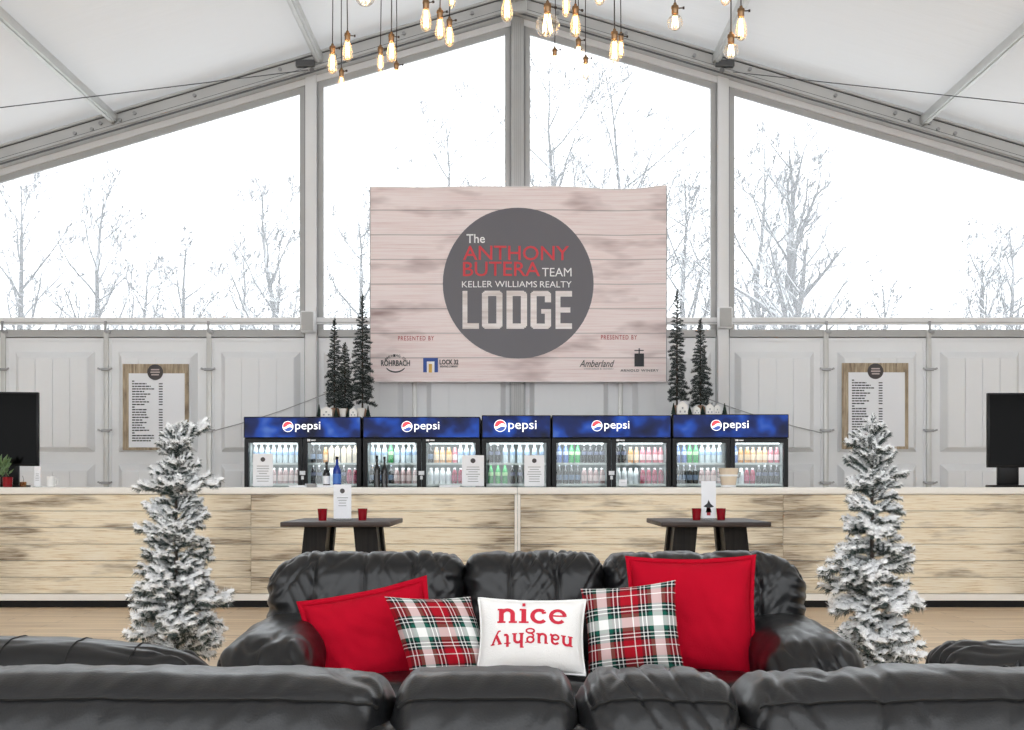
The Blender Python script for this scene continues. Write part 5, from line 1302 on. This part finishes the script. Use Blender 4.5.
# ice bucket
(x, y, z), s = on_bar(728.5, 0.25)
e = empty('ice_bucket', (x, y, z), label='amber tapered ice bucket on the bar before the rightmost cooler', cat='bucket')
MB().lathe([(0, 0), (0.066, 0), (0.098, 0.185), (0.092, 0.187), (0.062, 0.008), (0, 0.008)], 28).build('bucket', mat('frosted_amber', (0.74, 0.62, 0.48), 0.15), e, smooth=True)
MB().lathe([(0.085, 0.105), (0.0885, 0.105), (0.092, 0.122), (0.0885, 0.124)], 28).build('band', M['whitewhite'], e, smooth=True)
MB().lathe([(0.067, 0.0), (0.072, 0.0), (0.076, 0.022), (0.071, 0.022)], 28).build('foot_ring', M['paper'], e, smooth=True)
for s_ in (-1, 1): MB().tube([(s_ * 0.088, 0, 0.15), (s_ * 0.112, 0, 0.145), (s_ * 0.110, 0, 0.10), (s_ * 0.082, 0, 0.095)], 0.006, 8).build('handle', M['steel'], e, smooth=True)

# ------------------------------------------------------------------ hanging bulbs
ZRACK = 5.45
rack = empty('bulb_rack', (0.15, 7.3, ZRACK), label='dark timber rack carrying the bulb cords', cat='rack')
for yy in (-1.45, 0, 1.45): MB().bbox(-2.2, 2.2, yy - 0.05, yy + 0.05, 0, 0.07, 0.008).build('beam', M['darkwood'], rack)
for xx in (-2.1, -0.7, 0.7, 2.1): MB().bbox(xx - 0.05, xx + 0.05, -1.5, 1.5, 0.07, 0.13, 0.008).build('crosspiece', M['darkwood'], rack)
for xx in (-1.9, 1.9):
    for yy in (-1.3, 1.3): MB().tube([(xx, yy, 0.1), (xx, yy, roofz(xx + .15) - ZRACK)], 0.01, 6).build('hanging_wire', M['steel'], rack)
def bulb_parts(kind):
    out = []
    sock = MB(); sock.lathe([(0, 0), (0.008, 0), (0.010, -0.012), (0.019, -0.016), (0.021, -0.030), (0.018, -0.034), (0.018, -0.056), (0.0165, -0.060), (0, -.060)], 14)
    kn = MB(); kn.tube([(0.018, 0, -0.028), (0.042, 0, -0.028)], 0.0035, 6); kn.tube([(0.040, 0, -0.028), (0.050, 0, -0.028)], 0.0075, 8)
    if kind == 'edison': prof = [(0.013, -0.058), (0.016, -0.068), (0.024, -0.095), (0.030, -0.125), (0.032, -0.148), (0.029, -0.168), (0.020, -0.183), (0.008, -0.190), (0, -0.191)]
    elif kind == 'globe': prof = [(0.016, -0.058), (0.020, -0.066)] + [(0.0625 * math.sin(R(a)), -0.128 + 0.0625 * math.cos(R(a))) for a in range(20, 181, 16)] + [(0, -0.1905)]
    elif kind == 'round': prof = [(0.013, -0.058), (0.015, -0.064)] + [(0.042 * math.sin(R(a)), -0.104 + 0.042 * math.cos(R(a))) for a in range(24, 181, 12)]
    elif kind == 'tube': prof = [(0.013, -0.058), (0.017, -0.066), (0.020, -0.085), (0.021, -0.155), (0.017, -0.170), (0.008, -0.178), (0, -0.179)]
    gl = MB().lathe(prof, 18)
    fil = MB(); zb = prof[-1][1]; top = -0.072; bot = zb * 0.86; rr = max(p[0] for p in prof) * 0.42
    nl = 6; pts = []
    for k in range(nl * 2 + 1):
        a = PI * k / nl; pts.append((rr * math.cos(a) * (1.0 if k % 2 else 0.55), rr * math.sin(a) * (1.0 if k % 2 else 0.55), bot if k % 2 else top))
    fil.tube(pts, 0.0017, 4)
    return [('socket', sock.mesh('socket', M['brass'], True)), ('knob', kn.mesh('knob', M['cord'])), ('bulb', gl.mesh('bulb', M['globeglass' if kind in ('globe', 'round') else 'bulbglass'], 'all')), ('filament', fil.mesh('filament', M['fil']))]
KB = {k: bulb_parts(k) for k in ('edison', 'globe', 'round', 'tube')}
KL = {'edison': 'teardrop', 'globe': 'big globe', 'round': 'small round', 'tube': 'tubular'}
# (px, py of the socket top, distance, kind, where)
pend = [(332.5, 44, 7.3, 'edison', 'leftmost of the hanging row'), (347.5, 31, 7.2, 'edison', 'second from the left, lit warm'), (341.5, 68, 8.4, 'tube', 'hanging lowest above the left window corner'),
        (380.5, 45, 7.7, 'tube', 'left one of the three before the left middle window'), (391.5, 32, 7.2, 'edison', 'middle one of the three before the left middle window'), (396.5, 61, 8.4, 'tube', 'lowest of the three before the left middle window'),
        (426, -2, 6.5, 'edison', 'left one of the cluster before the left rafter'), (440, 8, 6.9, 'edison', 'in the middle of the cluster before the left rafter'), (452, -22, 6.9, 'tube', 'highest of the cluster before the left rafter'),
        (449.5, 17, 7.4, 'edison', 'lowest of the cluster before the left rafter'), (507, -14, 6.1, 'edison', 'just left of the ridge post'), (547.5, 1, 6.0, 'globe', 'right of the ridge post'), (554.7, 47, 8.6, 'round', 'hanging low below the big globe'),
        (566, -15, 6.4, 'tube', 'cut by the frame right of the big globe'), (575.5, 4, 6.6, 'edison', 'glowing right of the big globe'), (578.5, 37, 8.2, 'round', 'right under the glowing one beside the globe'), (585.7, 55, 8.4, 'tube', 'lowest in the right middle window'),
        (614.5, 29, 6.4, 'edison', 'alone before the right middle window'), (621, 32, 7.9, 'tube', 'close behind the lone one at the right middle window'), (599.5, -26, 7.0, 'edison', 'barely dipping into the frame at the top'),
        (675, 3, 6.1, 'round', 'before the right roof slope'), (731, 32, 6.3, 'round', 'lowest at the right end'), (741, 6, 6.3, 'edison', 'glowing at the far right end'), (725.5, -26, 7.0, 'edison', 'cut by the top edge at the right end'), (365, -25, 7.0, 'globe', 'cut by the top edge on the left')]
rnd = random.Random(12)
for px, py, D, kind, where in pend:
    p = P(px, py, D); e = empty('pendant_bulb', p, rnd.uniform(-0.5, 0.5), label='clear %s bulb on a cord, %s' % (KL[kind], where), cat='light bulb', group='hanging filament bulbs')
    for nm, me in KB[kind]: obj(nm, me, e)
    L = ZRACK - p.z; w0 = rnd.uniform(-.006, .006)
    MB().tube([(0, 0, -0.002), (w0, w0, L * .25), (-w0, w0, L * .6), (0, 0, L)], 0.0035, 6).build('cord', M['cord'], e)

# ------------------------------------------------------------------ bare winter trees beyond the windows
def bare_tree(name, label, px, D, pytop, seed, spread=0.55, depth=7, lean=0.0, trunk=0.16, group='bare trees outside', nlimb=20, low=0.22):
    rnd = random.Random(seed); base = Vector(((px - CX) * D / F, D, -0.55)); top = H - (pytop - CY) * D / F; h = top - base.z
    tr = MB(); br = MB()
    def limb(p, d, L, r, lv):
        n = 5; pts = [p]; rs = [r]; q = p.copy(); dd = d.copy()
        for i in range(n):
            dd = (dd + Vector((rnd.uniform(-.17, .17), rnd.uniform(-.17, .17), rnd.uniform(-.02, .14)))).normalized(); q = q + dd * L / n; pts.append(q.copy()); rs.append(max(0.006, r * (1 - 0.8 * (i + 1) / n)))
        br.tube(pts, rs, 5 if lv == 0 else 3, cap=False)
        if lv >= 3: return
        for k in range((7, 5, 4)[lv]):
            t = rnd.uniform(0.22, 0.98); i = min(int(t * n), n - 1); pp = pts[i].lerp(pts[i + 1], t * n - i); t0 = (pts[i + 1] - pts[i]).normalized()
            ax = Vector((rnd.uniform(-1, 1), rnd.uniform(-1, 1), rnd.uniform(-.4, .7))).normalized()
            limb(pp, (t0 * (1 - spread) + ax * spread).normalized(), L * rnd.uniform(0.32, 0.52) * (1.15 - 0.5 * t), max(0.010, rs[i] * 0.55), lv + 1)
    pts = [Vector((0, 0, 0))]; N = 9; x = y = 0.0
    for i in range(1, N + 1):
        x += lean * h / N + rnd.uniform(-.012, .012) * h; y += rnd.uniform(-.012, .012) * h; pts.append(Vector((x, y, h * i / N)))
    rs = [trunk * (1 - 0.92 * i / N) for i in range(N + 1)]
    tr.tube(pts, rs, 7, cap=False)
    for k in range(nlimb):
        t = low + (0.97 - low) * (k + rnd.random()) / nlimb; i = min(int(t * N), N - 1); p = pts[i].lerp(pts[i + 1], t * N - i); az = k * 2.4 + rnd.uniform(-.5, .5); ang = R(rnd.uniform(28, 58))
        limb(p, Vector((math.cos(az) * math.sin(ang), math.sin(az) * math.sin(ang), math.cos(ang))), h * (0.46 - 0.34 * t) * rnd.uniform(.75, 1.15), max(0.02, rs[i] * 0.55), 0)
    e = empty(name, base, label=label, cat='tree', group=group)
    tr.build('trunk', M['snowbark'], e); br.build('branches', M['snowbark'], e)
bare_tree('bare_tree', 'snowy bare tree at the far left of the left window', 22, 27, 185, 1)
bare_tree('bare_tree', 'snowy bare tree with upright crown in the left window', 92, 28, 190, 2, spread=0.45)
bare_tree('bare_tree', 'low snowy bare tree near the middle of the left window', 185, 26, 252, 3, spread=0.6)
bare_tree('bare_tree', 'snowy bare tree leaning beside the left post', 297, 25, 192, 4, lean=-0.08)
bare_tree('bare_tree', 'pale bare tree just right of the left post', 352, 29, 210, 5)
bare_tree('bare_tree', 'pale tall bare tree above the banner left half', 452, 32, 118, 6, nlimb=24)
bare_tree('bare_tree', 'tall bare tree rising above the banner just right of the middle post', 568, 30, 82, 7, spread=0.55, nlimb=26)
bare_tree('bare_tree', 'tall bare tree above the banner right half', 628, 31, 76, 8, spread=0.55, nlimb=26)
bare_tree('bare_tree', 'snowy bare tree left of the right post', 690, 27, 180, 9)
bare_tree('bare_tree', 'bare tree with twin trunk just right of the right post', 752, 27, 150, 10, spread=0.45)
bare_tree('bare_tree', 'dark wide-crowned bare tree, largest in the right window', 795, 24, 152, 13, trunk=0.26, spread=0.5, nlimb=26)
bare_tree('bare_tree', 'low snowy thicket tree in the middle of the right window', 890, 26, 288, 14, spread=0.65)
bare_tree('bare_tree', 'snow-covered dense tree toward the right edge', 965, 27, 238, 15, spread=0.6)
bare_tree('bare_tree', 'snow-covered dense tree at the right edge', 1018, 28, 232, 16, spread=0.6)
bare_tree('bare_tree', 'low snowy tree between the two left window trees', 140, 30, 262, 17, spread=0.6)
bare_tree('bare_tree', 'low snowy tree right of the middle of the left window', 245, 30, 255, 18, spread=0.6)
